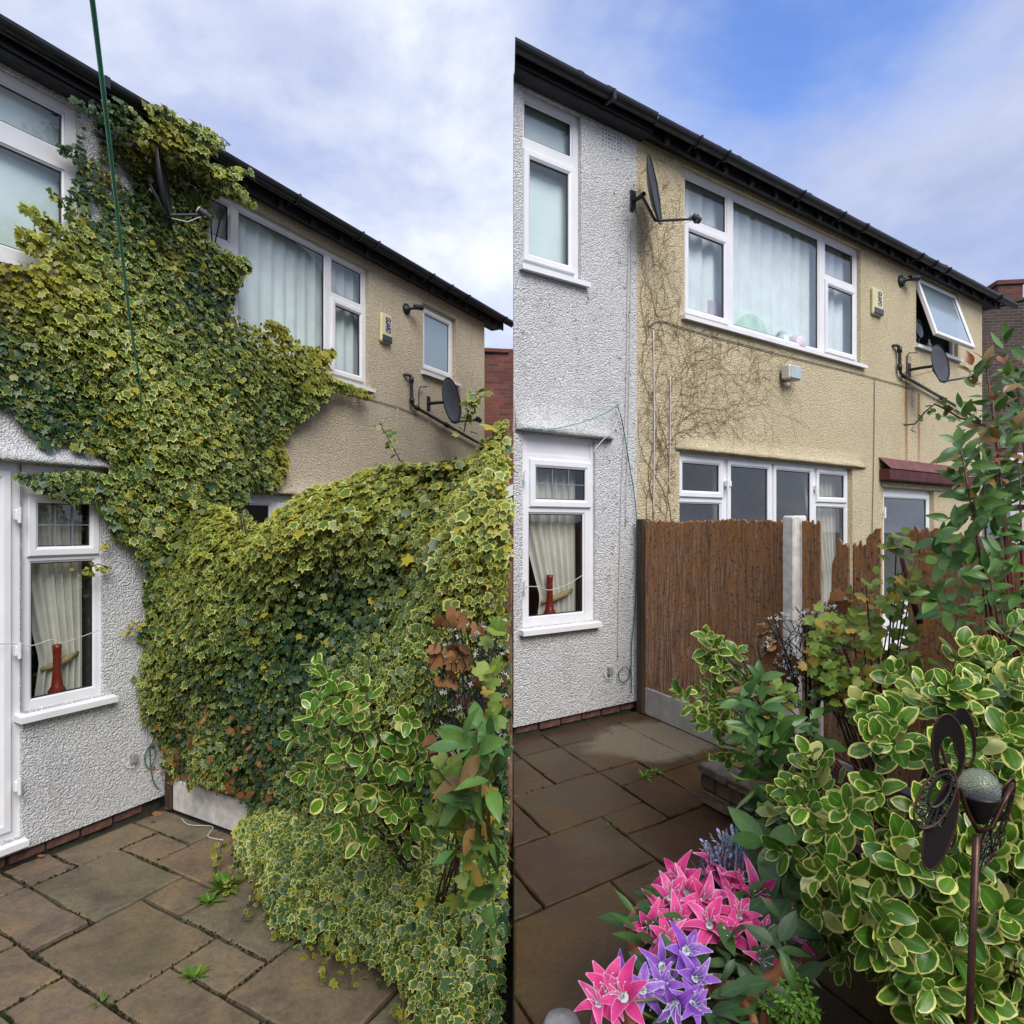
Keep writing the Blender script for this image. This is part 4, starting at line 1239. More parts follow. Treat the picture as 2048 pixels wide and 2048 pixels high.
# fence space: x along the fence towards the camera, y to its left (garden side is -y), z up
def bpoly(name, pts, y0, y1, mat, par):
    """upright board from an x/z outline, given ccw seen from -y"""
    q = MB(); n = len(pts)
    q.add([(x, y0, z) for x, z in pts] + [(x, y1, z) for x, z in pts],
          [tuple(range(n)), tuple(range(2 * n - 1, n - 1, -1))] + [(i, i + n, (i + 1) % n + n, (i + 1) % n) for i in range(n)])
    return q.build(name, mat, par)
q = MB(); q.box(.06, .15, -.045, .045, 0, 1.66, .006); q.build('post', M['post'], FE)
q = MB(); q.box(.15, 1.66, -.025, .025, .0, .235, .01); q.build('gravel_board', M['concrete'], FE)
q = MB(); q.box(1.82, 3.6, -.025, .025, .0, .235, .01); q.build('gravel_board', M['concrete'], FE)
q = MB(); q.box(1.69, 1.785, -.065, .05, 0, 1.665, .010); q.build('concrete_post', M['white_conc'], FE)
q = MB(); q.box(1.93, 1.965, -.03, .03, .24, 1.13, .006); q.build('broken_post', M['white_conc'], FE)
rb = random.Random(5)
def ragged(x0, x1, zl, zr, n=7, j=.012):
    """top edge points from x1 down to x0"""
    return [(x1 + (x0 - x1) * i / n, zr + (zl - zr) * i / n + (rb.uniform(-j, j) if 0 < i < n else rb.uniform(-j / 2, j / 2))) for i in range(n + 1)]
x = .152
k = 0
while x < 1.655:
    wd = min(rb.uniform(.085, .125), 1.662 - x)
    ztop = lambda xx: 1.635 + .006 * math.sin(xx * 7) + .005 * math.sin(xx * 17 + 1)
    yo = -.014 if k % 2 else -.018
    bpoly('board', [(x, .237), (x + wd, .237)] + ragged(x, x + wd, ztop(x), ztop(x + wd), 9, .013), yo, yo + .012, M['board'], FE)
    x += wd - .004; k += 1
for zz, yy in ((.45, .0), (1.0, .0), (1.5, .0)):
    q = MB(); q.box(.15, 1.68, .012, .045, zz - .03, zz + .03); q.build('rail', M['post'], FE)
for (bx0, bx1, zl, zr, zbm, jj) in ((1.80, 1.865, 1.63, 1.62, .237, .01), (1.872, 1.935, 1.62, 1.60, .237, .03), (1.935, 2.025, 1.10, 1.16, .237, .04), (2.02, 2.075, 1.36, 1.52, .237, .02),
                                (2.07, 2.135, 1.535, 1.49, .237, .03), (2.13, 2.17, 1.28, 1.22, .237, .05), (2.165, 2.25, 1.50, 1.50, .237, .03), (2.25, 2.335, 1.53, 1.59, .237, .015),
                                (2.34, 2.50, .85, .80, .237, .05), (2.50, 2.59, 1.585, 1.575, .237, .03), (2.585, 2.68, 1.575, 1.57, .237, .02), (2.675, 2.78, 1.56, 1.55, .237, .02), (2.775, 2.88, 1.55, 1.54, .237, .02),
                                (2.875, 2.98, 1.54, 1.53, .237, .02), (2.975, 3.09, 1.53, 1.5, .237, .02), (3.08, 3.2, 1.5, 1.5, .237, .02)):
    yo = -.02 + rb.uniform(-.005, .01)
    low = [(bx0, zbm), (bx1, zbm)]
    bpoly('board', low + ragged(bx0, bx1, zl, zr, 7, jj), yo, yo + .012, M['board'], FE)

# left fence under the ivy
rzL = math.atan2(FL['B'].y, FL['B'].x)
FEL = tag(empty('timber_fence', (FL['C'].x, FL['C'].y, GL), rzL), 'dark board fence almost buried under the variegated ivy', 'fence')
q = MB(); q.box(.03, .11, -.04, .04, 0, 1.9, .006); q.build('post', M['post'], FEL)
q = MB(); q.box(.11, 3.02, -.025, .025, 0, .235, .01); q.build('gravel_board', M['white_conc'], FEL)
x = .11
while x < 2.98:
    wd = .12
    bpoly('board', [(x, .237), (x + wd, .237)] + ragged(x, x + wd, 1.95, 1.95, 4), -.012, .0, M['board'], FEL)
    x += wd - .002

# raised bed of walling blocks, right
def blockwall(root, runs, courses, rb_):
    for (ax0, bx0, ax1, bx1, F, zb0) in runs:
        p0 = gp(F, ax0, bx0, zb0); p1 = gp(F, ax1, bx1, zb0)
        d = (p1 - p0); L_ = d.length; d.normalize(); ang = math.atan2(d.y, d.x)
        for ci, (z0, z1, thick, over, capf) in enumerate(courses):
            x = 0 if ci % 2 else -.0
            first = True
            while x < L_ - .02:
                ln = rb_.uniform(.17, .27) if not (first and ci % 2) else .12
                ln = min(ln, L_ - x)
                first = False
                q = MB(); q.box(.004, ln - .004, -thick / 2 - over, thick / 2 + over, z0 + .004, z1 - .003, .008)
                vs = q.v
                q.v = [(a + rb_.uniform(-.003, .003), b_ + rb_.uniform(-.004, .004), c_ + rb_.uniform(-.002, .002)) for a, b_, c_ in vs]
                o = q.build('block', M['block2'] if (rb_.random() < .35 or capf and rb_.random() < .5) else M['block'], root)
                loc = p0 + d * x - root.location
                o.location = (loc.x, loc.y, 0); o.rotation_euler = (0, 0, ang)
                x += ln
PL = tag(empty('raised_bed', gp(FR, -.72, 1.66, 0)), 'low grey stone block raised bed beside the right patio', 'raised bed')
crs = [(0, .085, .11, 0, False), (.085, .175, .11, 0, False), (.175, .235, .11, .02, True)]
blockwall(PL, [(-.74, 1.62, -.74, 3.4, FR, 0), (-.68, 1.66, .0, 1.66, FR, 0)], crs, rb)
q = MB()
pg = [gp(FR, -.70, 1.70, 0) - PL.location, gp(FR, -.02, 1.70, 0) - PL.location, gp(FR, -.02, 3.4, 0) - PL.location, gp(FR, -.70, 3.4, 0) - PL.location]
q.poly([(p.x, p.y) for p in reversed(pg)], .0, .19); q.build('soil', M['soil'], PL)
PLL = tag(empty('raised_bed', gp(FL, -.30, 1.5, GL)), 'dark block raised bed hidden under the spreading ground ivy', 'raised bed')
blockwall(PLL, [(-.30, 1.5, -.30, 3.0, FL, 0)], crs, rb)
q = MB()
pg = [gp(FL, -.27, 1.5, 0) - PLL.location, gp(FL, -.03, 1.5, 0) - PLL.location, gp(FL, -.03, 2.98, 0) - PLL.location, gp(FL, -.27, 2.98, 0) - PLL.location]
q.poly([(p.x, p.y) for p in reversed(pg)], .0, .20); q.build('soil', M['soil'], PLL)

# ================================================================== FAR BUILDINGS
bl = tag(empty('brick_house', (-.95, 14.0, -.62), R(10)), 'red brick house end behind the hedge, left half', 'house')
q = MB(); q.box(.25, 5.0, 0, 3, 0, 6.02); q.build('wall', M['brick_l'], bl)
q = MB(); q.box(.22, .9, -.06, -.004, 5.92, 6.0, .01); q.build('coping', M['brick_l'], bl)
q = MB()
q.add([(.55, -1.0, 2.9), (3, -1.0, 4.2), (3, 0, 4.2), (.55, 0, 2.9), (.55, -1.0, 2.7), (3, -1.0, 4.0), (3, 0, 4.0), (.55, 0, 2.7)], [(0, 1, 2, 3), (0, 4, 5, 1), (4, 7, 6, 5), (0, 3, 7, 4)])
q.build('bargeboard', M['upvc'], bl)
q = MB(); q.box(.6, 3.0, -.9, -.01, 0, 2.69); q.build('porch_wall', M['brick_l'], bl)
brr = tag(empty('brick_house', (11.42, 16.0, -.62), R(-8)), 'sooty brick gable with chimney beyond the beige house, right half', 'house')
q = MB()
out_ = [(0, 0), (6, 0), (6, 8.4), (2.6, 8.0), (0.0, 7.45)]
n_ = len(out_)
q.add([(x, 0, z) for x, z in out_] + [(x, 5, z) for x, z in out_], [tuple(range(n_)), tuple(range(2 * n_ - 1, n_ - 1, -1))] + [(i, i + n_, (i + 1) % n_ + n_, (i + 1) % n_) for i in range(n_)])
q.build('wall', M['brick_r'], brr)
q = MB(); q.add([(-.03, -.05, 7.46), (2.6, -.05, 8.01), (2.6, 5, 8.01), (-.03, 5, 7.46), (-.03, -.05, 7.52), (2.6, -.05, 8.07), (2.6, 5, 8.07), (-.03, 5, 7.52)], [(0, 1, 5, 4), (4, 5, 6, 7), (0, 4, 7, 3), (3, 2, 1, 0)]); q.build('roof', M['tile'], brr)
q = MB(); q.box(.50, 1.05, .3, 1.0, 7.3, 8.15); ch = q.build('chimney', M['brick_l'], brr)
q = MB(); q.box(.45, 1.10, .25, 1.05, 8.15, 8.25); q.build('chimney_cap', M['brick_l'], ch)
q = MB(); q.box(-.3, 4, -1.6, -1.5, 3.60, 3.82); q.build('fascia', M['upvc'], brr)
q = MB(); q.box(-.3, 4, -1.66, -1.62, 3.45, 3.60); q.build('gutter', M['black_pvc'], brr)
q = MB(); q.box(-.2, 4, -1.45, -.05, 0, 3.7); q.build('outhouse_wall', M['white_r'], brr)


bk = tag(empty('brick_house', (0, -13, -.62)), 'brick terrace across the gardens, mirrored in the window panes', 'house')
q = MB(); q.box(-22, 22, -6, 0, 0, 5.6); q.build('wall', M['brick_l'], bk)
q = MB(); q.add([(-22.4, .4, 5.5), (22.4, .4, 5.5), (22.4, -3, 8.0), (-22.4, -3, 8.0), (22.4, -6.4, 5.5), (-22.4, -6.4, 5.5)], [(0, 1, 2, 3), (3, 2, 4, 5), (0, 3, 5), (1, 4, 2)]); q.build('roof', M['tile'], bk)
for i in range(9):
    for zz in (.9, 3.4):
        q = MB(); q.frame(-19 + i * 4.4, -17 + i * 4.4, zz, zz + 1.5, .08, .02, .06); wbk = q.build('window', M['upvc'], bk)
        q = MB(); q.face((-19 + i * 4.4, .03, zz), (-17 + i * 4.4, .03, zz), (-17 + i * 4.4, .03, zz + 1.5), (-19 + i * 4.4, .03, zz + 1.5)); q.build('pane', M['gasket'], wbk)

# ================================================================== FOLIAGE
def tmpl_fan(outline, cup=.12, fold=.0):
    """leaf as a fan: y runs to the tip, stalk at the origin"""
    pts = [(0, .42, 0.0)]
    for x, y in outline:
        r2 = x * x + (y - .42) ** 2
        pts.append((x, y, -cup * r2 + fold * abs(x)))
    n = len(outline)
    tr = [(0, 1 + i, 1 + (i + 1) % n) for i in range(n)]
    rim = [0.0] + [1.0] * n
    mid = [0.0] + [min(1, abs(x) * 2) for x, y in outline]
    return np.array(pts), np.array(tr), np.array(rim), np.array(mid)


def sym(half):
    return [(x, y) for x, y in half] + [(-x, y) for x, y in reversed(half) if abs(x) > 1e-6]
IVY = [tmpl_fan(sym([(0, 1.02), (.14, .74), (.40, .80), (.34, .50), (.50, .22), (.28, .10), (.09, -.02)])[::-1], .25),
       tmpl_fan(sym([(0, .98), (.20, .68), (.46, .62), (.42, .36), (.40, .10), (.10, .0)])[::-1], .35, -.05),
       tmpl_fan(sym([(0, 1.05), (.11, .70), (.36, .66), (.26, .40), (.42, .14), (.08, .0)])[::-1], .2, .08)]
CUR = [tmpl_fan(sym([(0, 1.0), (.14, .88), (.18, .70), (.40, .76), (.50, .60), (.42, .42), (.56, .26), (.40, .06), (.12, -.04)])[::-1], .3),
       tmpl_fan(sym([(0, .95), (.18, .82), (.24, .62), (.46, .62), (.46, .40), (.50, .16), (.30, .0), (.08, .02)])[::-1], -.25, .1)]


def tmpl_grid(width, rows=7, fold=.18, curl=.25, wav=.0, cols=(-1, -.6, 0, .6, 1), tipflat=0.0):
    pts = []; rim = []; mid = []
    for j in range(rows):
        y = j / (rows - 1)
        wv = width(y)
        for c_ in cols:
            x = wv * c_
            z = fold * abs(x) - curl * y * y + wav * math.sin(y * 9 + c_ * 2) * abs(c_)
            pts.append((x, y, z))
            e = max(abs(c_), (abs(y - .5) * 2) ** 5)
            rim.append(e); mid.append(abs(c_))
    k = len(cols)
    tr = []
    for j in range(rows - 1):
        for i in range(k - 1):
            a = j * k + i
            tr += [(a, a + 1, a + k + 1), (a, a + k + 1, a + k)]
    return np.array(pts), np.array(tr), np.array(rim), np.array(mid)
wg = lambda y: max(.012, .40 * (math.sin(math.pi * min(1, y ** .80)) ** .62) * (.62 + .42 * y)) if 0 < y < 1 else (.02 if y == 0 else .05)
wv_ = lambda y: max(.006, .22 * math.sin(math.pi * y ** .85) ** .9)
wl_ = lambda y: max(.006, .15 * math.sin(math.pi * y ** .8))
wp_ = lambda y: max(.012, .20 * (math.sin(math.pi * (y ** .75) * .96 + .06)) ** .8)
GRI = [tmpl_grid(wg, 7, .22, .18, .012), tmpl_grid(wg, 7, .05, -.12, .02), tmpl_grid(wg, 7, .35, .32, .015), tmpl_grid(wg, 7, -.12, .22, .012)]
VIB = [tmpl_grid(wv_, 7, .20, .22), tmpl_grid(wv_, 7, .32, .40), tmpl_grid(wv_, 7, .1, -.1)]
LIL = [tmpl_grid(wl_, 6, .2, .45), tmpl_grid(wl_, 6, .2, .15)]
PET = [tmpl_grid(wp_, 9, .30, -.10), tmpl_grid(wp_, 9, .22, .25), tmpl_grid(wp_, 9, .25, .10)]
# petals arch outwards towards the tip
for p in PET:
    y = p[0][:, 1].copy()
    p[0][:, 2] += .30 * y - .62 * y ** 3


def nrmz(a):
    return a / np.maximum(np.linalg.norm(a, axis=1, keepdims=True), 1e-9)


def frames(T, Nn):
    T = nrmz(T); Nn = Nn - (Nn * T).sum(1, keepdims=True) * T
    Nn = nrmz(Nn)
    return np.cross(T, Nn), T, Nn


def setattr_f(me, name, arr):
    a = me.attributes.new(name, 'FLOAT', 'POINT')
    a.data.foreach_set('value', np.ascontiguousarray(arr, dtype=np.float32))


def tri_mesh(name, V, T, mat, attrs, smooth=True):
    me = bpy.data.meshes.new(name)
    me.vertices.add(len(V)); me.vertices.foreach_set('co', np.ascontiguousarray(V, dtype=np.float32).ravel())
    me.loops.add(len(T) * 3); me.loops.foreach_set('vertex_index', np.ascontiguousarray(T, dtype=np.int32).ravel())
    me.polygons.add(len(T)); me.polygons.foreach_set('loop_start', np.arange(0, len(T) * 3, 3, dtype=np.int32))
    me.update(calc_edges=True)
    if smooth: me.polygons.foreach_set('use_smooth', np.ones(len(T), dtype=bool))
    for k_, v_ in attrs.items(): setattr_f(me, k_, v_)
    me.materials.append(mat)
    me.validate()
    return me


def leaf_cloud(name, tmpls, P, T, Nn, S, rnd, yel, mat, parent=None, origin=(0, 0, 0)):
    """thousands of leaves joined as one mesh"""
    P = np.asarray(P) - np.asarray(origin)
    X, T, Nn = frames(np.asarray(T), np.asarray(Nn))
    ti = rng.integers(0, len(tmpls), len(P))
    Vs = []; Ts = []; rims = []; rn = []; ye = []; mi = []
    off = 0
    for k_, (tv, tt, tr, tm) in enumerate(tmpls):
        ix = np.nonzero(ti == k_)[0]
        if len(ix) == 0: continue
        sx = rng.uniform(.85, 1.15, len(ix))
        V = (P[ix][:, None, :] + S[ix][:, None, None] * (tv[None, :, 0:1] * sx[:, None, None] * X[ix][:, None, :] + tv[None, :, 1:2] * T[ix][:, None, :] + tv[None, :, 2:3] * Nn[ix][:, None, :]))
        n = len(ix); k = len(tv)
        Vs.append(V.reshape(-1, 3))
        Ts.append((tt[None] + (np.arange(n) * k)[:, None, None] + off).reshape(-1, 3))
        off += n * k
        rims.append(np.tile(tr, n)); mi.append(np.tile(tm, n)); rn.append(np.repeat(rnd[ix], k)); ye.append(np.repeat(yel[ix], k))
    me = tri_mesh(name, np.concatenate(Vs), np.concatenate(Ts), mat, dict(rim=np.concatenate(rims), mid=np.concatenate(mi), rnd=np.concatenate(rn), yel=np.concatenate(ye)))
    return put(name, me, parent)


def smooth_noise(seed, n=40, lo=1.2, hi=7):
    r_ = np.random.default_rng(seed)
    K = r_.normal(size=(n, 3)); K = nrmz(K) * r_.uniform(lo, hi, (n, 1))
    ph = r_.uniform(0, 6.28, n); am = 1 / np.linalg.norm(K, axis=1)
    am = am / np.sqrt((am ** 2).sum() / 2)
    return lambda Q: (np.sin(Q @ K.T + ph) * am).sum(1)


def in_poly(pts, poly):
    x, y = pts[:, 0], pts[:, 1]; r_ = np.zeros(len(pts), bool)
    n = len(poly); j = n - 1
    for i in range(n):
        xi, yi = poly[i]; xj, yj = poly[j]
        c_ = ((yi > y) != (yj > y)) & (x < (xj - xi) * (y - yi) / ((yj - yi) or 1e-9) + xi)
        r_ ^= c_; j = i
    return r_


def V2(F):
    return (np.array([*F['C'], 0]), np.array([*F['D'], 0]), np.array([*F['N'], 0]), np.array([*F['B'], 0]))
Z3 = np.array([0, 0, 1.0])

# ---------------- ivy on the left wall
IVYP = [(-0.68, 4.45), (-0.51, 4.52), (-0.45, 4.60), (-0.32, 4.60), (-0.18, 4.55), (-0.24, 4.72), (-0.12, 4.72), (0.01, 4.76), (0.14, 4.73), (0.33, 4.78), (0.43, 4.74), (0.37, 4.62), (0.31, 4.52), (0.41, 4.52), (0.59, 4.61), (0.72, 4.66), (0.74, 4.62), (0.56, 4.48), (0.78, 4.40), (0.46, 4.29), (0.27, 4.23), (0.33, 4.12), (0.29, 4.0), (0.29, 3.88), (0.46, 3.9), (0.7, 3.91), (0.75, 3.8), (0.6, 3.59), (0.54, 3.39), (0.7, 3.3), (1.02, 3.43), (1.3, 3.37), (1.27, 3.26), (1.47, 3.33), (1.8, 3.35), (1.65, 3.14), (1.84, 3.02), (2.41, 3.02), (2.28, 2.96), (1.76, 2.94), (1.4, 2.72), (1.27, 2.57), (1.14, 2.41), (1.13, 2.05), (0.75, 1.91), (0.63, 1.72), (0.87, 1.58), (0.59, 0.16), (0.01, -0.31), (-0.08, 0.02), (-0.07, 0.31), (-0.12, 0.52), (-0.26, 0.84), (-0.24, 1.28), (-0.38, 1.55), (-0.47, 1.7), (-0.56, 1.82), (-0.75, 1.80), (-0.95, 1.86), (-1.06, 1.92), (-1.06, 1.96), (-0.68, 1.95), (-0.47, 1.96), (-0.40, 2.03), (-0.47, 2.08), (-0.85, 2.12), (-0.95, 2.18), (-1.06, 2.32), (-1.5, 2.38), (-1.5, 3.25), (-1.06, 3.24), (-0.92, 3.27), (-0.77, 3.34), (-0.92, 3.32), (-1.06, 3.36), (-1.05, 3.44), (-0.92, 3.48), (-0.88, 3.53), (-1.04, 3.54), (-0.97, 3.63), (-0.77, 3.59), (-0.7, 3.63), (-0.78, 3.72), (-0.89, 3.74), (-0.88, 3.78), (-0.7, 3.76), (-0.68, 4.01), (-0.77, 4.02), (-0.85, 4.04), (-0.7, 4.09), (-0.65, 4.17)]
GAPS = [[(-0.66, 4.38), (-0.6, 4.4), (-0.55, 4.26), (-0.51, 4.13), (-0.43, 4.17), (-0.32, 4.03), (-0.36, 3.98), (-0.47, 4.04), (-0.61, 4.14), (-0.65, 4.28)], [(-0.62, 3.76), (-0.56, 3.81), (-0.55, 3.72), (-0.61, 3.69)]]
C0, D0, N0, B0 = V2(FL)
def edge_jit(q_, seed, amp):
    f1 = smooth_noise(seed, 30, 6, 40); f2 = smooth_noise(seed + 1, 30, 6, 40)
    return q_ + amp * np.stack([f1(np.c_[q_, q_[:, :1] * 0]), f2(np.c_[q_, q_[:, :1] * 0])], 1)
ncand = 66000
qs = np.c_[rng.uniform(-1.5, 2.45, ncand), rng.uniform(-.35, 4.85, ncand)]
qj = edge_jit(qs, 3, .022)
keep = in_poly(qj, IVYP)
for g_ in GAPS: keep &= ~in_poly(qj, g_)
qs = qs[keep]
bul = smooth_noise(21, 40, 2, 9)(np.c_[qs, qs[:, :1] * 0])
# eaves: the ivy rides out over gutter and fascia
over = np.clip((qs[:, 1] - 4.36) / .1, 0, 1) * .24
depth = .035 + over + np.clip(.085 + .045 * bul, .01, .25) * rng.random(len(qs)) ** .6
kf = ((4.686 - depth) / 4.606)[:, None]
qs = np.c_[-3.232 + (qs[:, :1] + 3.232) * kf, CAMZ + (qs[:, 1:2] - CAMZ) * kf]
P = C0 + D0 * qs[:, :1] + N0 * depth[:, None] + Z3 * qs[:, 1:2]
n = len(P)
Tt = -Z3 * .9 + D0 * rng.normal(0, .55, (n, 1)) + N0 * rng.normal(.25, .4, (n, 1)) + Z3 * rng.normal(0, .25, (n, 1))
Nn = N0 * .9 + Z3 * rng.normal(.45, .35, (n, 1)) + D0 * rng.normal(0, .45, (n, 1))
S = np.clip(.043 * np.exp(rng.normal(0, .34, n)), .020, .09) * (1 + .12 * bul)
yl = np.zeros(n)
for (sx, zx, rr) in ((-.45, 4.09, .10), (-.22, 4.33, .14), (.99, 3.33, .30), (1.58, 3.26, .28), (1.11, 2.28, .16), (1.08, 2.10, .16), (0, 3.61, .10), (-1.0, 3.2, .3), (2.2, 2.98, .25)):
    d_ = np.hypot(qs[:, 0] - sx, qs[:, 1] - zx) / rr
    yl = np.maximum(yl, np.exp(-d_ ** 2) * rng.uniform(.3, 1.0, n))
yl = np.maximum(yl * .8, (rng.random(n) < .12) * rng.uniform(.15, .7, n))
rd = np.clip(.55 + .28 * bul + rng.normal(0, .25, n), 0, 1)
IV = tag(empty('climbing_ivy', (FL['C'].x, FL['C'].y, GL)), 'dense variegated ivy climbing the house wall up to the gutter', 'ivy')
o = leaf_cloud('foliage', IVY, P, Tt, Nn, S, rd, yl, M['ivy'], IV, (FL['C'].x, FL['C'].y, GL)); tag(o, kind='stuff')
q = MB()
rs = random.Random(3)
for i in range(34):
    x = rs.uniform(.05, .8); z = rs.uniform(.6, 1.6); pts = []
    for k in range(16):
        pts.append(fp(FL, x, z, .012 + .01 * rs.random()) - IV.location)
        x += rs.uniform(-.09, .06); z += rs.uniform(.05, .25)
        if z > 4.2 or (z < 2 and x < -.02): break
    q.tube(pts, .006, 5)
o = q.build('stems', M['stem_brown'], IV); tag(o, kind='stuff')
# stray shoots at the eaves and the window
def trail(parent, pts, n, size, seed, spread=.04, yv=(.1, .6), mat='ivy', tm=None, kind='stuff', stem='stem_brown'):
    r_ = np.random.default_rng(seed)
    Pt = [Vector(p) - Vector(parent.location) for p in pts]
    q = MB(); q.tube(Pt, .0035, 5); q.build('shoot', M[stem], parent)
    A = np.array([tuple(p) for p in Pt]); sg = np.r_[0, np.cumsum(np.linalg.norm(np.diff(A, axis=0), axis=1))]
    u = r_.uniform(0, sg[-1], n)
    Q = np.stack([np.interp(u, sg, A[:, k]) for k in range(3)], 1)
    T_ = r_.normal(size=(n, 3)) + np.array([0, 0, -.3]); N_ = np.array([.3, -.6, .8]) + r_.normal(0, .5, (n, 3))
    o = leaf_cloud('shoot_leaves', tm or IVY, Q + nrmz(T_) * r_.uniform(0, spread, (n, 1)), T_, N_, r_.uniform(.6, 1.1, n) * size, r_.random(n), r_.uniform(*yv, n), M[mat], parent)
    tag(o, kind='stuff')
trail(IV, [fp(FL, .20, 4.62, .22), fp(FL, .30, 4.66, .24), fp(FL, .38, 4.64, .24)], 14, .045, 1)
trail(IV, [fp(FL, -.45, 1.30, .05), fp(FL, -.55, 1.34, .06), fp(FL, -.65, 1.30, .08), fp(FL, -.73, 1.30, .07)], 22, .045, 2)
trail(IV, [fp(FL, -.24, .90, .05), fp(FL, -.30, .88, .05), fp(FL, -.36, .80, .06)], 14, .04, 3, yv=(.6, 1))
trail(IV, [fp(FL, -.40, 1.55, .05), fp(FL, -.46, 1.50, .05), fp(FL, -.50, 1.47, .05)], 12, .04, 4, yv=(.6, 1))
trail(IV, [fp(FL, -.10, .38, .05), fp(FL, -.17, .30, .05), fp(FL, -.22, .22, .05)], 12, .04, 5)

# ---------------- ivy hedge over the left fence (t along the fence, z up, w out towards the patio)
nB = np.array([-B0[1], B0[0], 0.0]); nB = -nB if (nB[1] > 0) else nB     # faces the patio / camera
n = 46000
t_ = rng.uniform(-.02, 3.75, n)
topz = np.interp(t_, [0, .5, 1.0, 1.25, 1.6, 1.85, 2.0, 2.5, 2.7, 2.85, 2.95, 3.1, 3.7], [1.9, 1.72, 1.60, 1.66, 1.81, 1.90, 1.93, 1.94, 1.99, 2.04, 2.14, 2.10, 2.12])
topz = topz + .035 * smooth_noise(31, 30, 6, 26)(np.c_[t_, t_ * 0, t_ * 0])
botz = np.interp(t_, [0, .15, .35, .6, .9, 1.3, 1.6, 3.1], [-.28, -.24, -.20, -.27, -.24, -.30, -.45, -.48]) + .03 * smooth_noise(35, 20, 8, 30)(np.c_[t_, t_ * 0, t_ * 0])
z_ = botz + (topz - botz) * rng.random(n)
u_ = (z_ - botz) / (topz - botz)
prof = .09 + .26 * np.sin(np.pi * np.clip(u_ * .85 + .12, 0, 1)) * np.interp(t_, [0, .4, 1.2, 3], [.12, .4, .85, 1.15])
lump = smooth_noise(33, 50, 2.5, 10)(np.c_[t_, z_, t_ * 0])
w_ = np.clip(prof + .07 * lump, .05, .8)
back = rng.random(n) < .12
w_ = np.where(back, -.12 - .15 * rng.random(n), w_ - .17 * rng.random(n) ** 1.8)
# crown: rounded over the top
crown = np.clip((u_ - .86) / .14, 0, 1)
w_ = w_ * (1 - .75 * crown ** 2) - .10 * crown * rng.random(n)
P = C0 + B0 * t_[:, None] + nB * w_[:, None] + Z3 * z_[:, None]
kp = (P[:, 0] < -.03) & ((P - C0) @ N0 > .03)
P = P[kp]; u_ = u_[kp]; lump = lump[kp]; t_ = t_[kp]; z_ = z_[kp]; crown = crown[kp]; n = len(P)
Tt = -Z3 * (.9 - .7 * crown[:, None]) + B0 * rng.normal(0, .6, (n, 1)) + nB * rng.normal(.3, .4, (n, 1)) + Z3 * rng.normal(0, .25, (n, 1))
Nn = nB * .85 + Z3 * (rng.normal(.5, .3, (n, 1)) + .6 * crown[:, None]) + B0 * rng.normal(0, .45, (n, 1))
S = np.clip(.041 * np.exp(rng.normal(0, .34, n)), .020, .088) * np.interp(z_, [-.4, .6, 1.4, 2.2], [.85, .85, 1.05, 1.2])
yl = np.clip(np.interp(z_, [.9, 1.5, 2.1], [0, .2, .5]) * rng.random(n) + (rng.random(n) < .07) * rng.uniform(.2, .8, n), 0, .95)
rd = np.clip(.50 + .22 * lump + rng.normal(0, .24, n) + np.interp(z_, [.8, 2.2], [0, .25]), 0, 1)
HG = tag(empty('ivy_hedge', tuple(gp(FL, 0, 1.4, GL))), 'tall variegated ivy smothering the fence in front of the beige house', 'hedge')
hl = np.array(HG.location)
o = leaf_cloud('foliage', IVY, P, Tt, Nn, S, rd, yl, M['ivy'], HG, hl); tag(o, kind='stuff')
q = MB()
for i in range(60):
    tt = rs.uniform(.15, 2.9); zz = -.18 if tt < 1.5 else -.4; pts = []
    ww = rs.uniform(.0, .05)
    for k in range(9):
        pp = C0 + B0 * tt + nB * ww + Z3 * zz
        if pp[0] > -.04: break
        pts.append(tuple(pp - hl)); tt += rs.uniform(-.06, .06); zz += rs.uniform(.1, .3); ww = min(.08, max(.0, ww + rs.uniform(-.02, .02)))
    if len(pts) > 2: q.tube(pts, .006, 5)
o = q.build('stems', M['stem_brown'], HG); tag(o, kind='stuff')
# brown leaves caught low in the hedge
n = 160
P = C0 + B0 * rng.uniform(.15, 1.5, (n, 1)) + nB * rng.uniform(.08, .26, (n, 1)) + Z3 * rng.uniform(-.22, .35, (n, 1)) ** 1
o = leaf_cloud('dead_leaves', IVY, P, rng.normal(size=(n, 3)), rng.normal(size=(n, 3)), rng.uniform(.03, .055, n), rng.random(n), rng.random(n) * .5, M['dead'], HG, hl); tag(o, kind='stuff')
trail(HG, [gp(FL, .0, 2.30, 1.98), gp(FL, -.02, 2.25, 2.10) + Vector((-.05, .1, .05)), gp(FL, .0, 2.2, 2.24) + Vector((-.09, .2, .0))], 22, .05, 8, yv=(0, .3))
trail(HG, [gp(FL, .0, 2.75, 2.12), gp(FL, -.02, 2.8, 2.25), gp(FL, .0, 2.85, 2.33)], 30, .06, 9, yv=(0, .4))

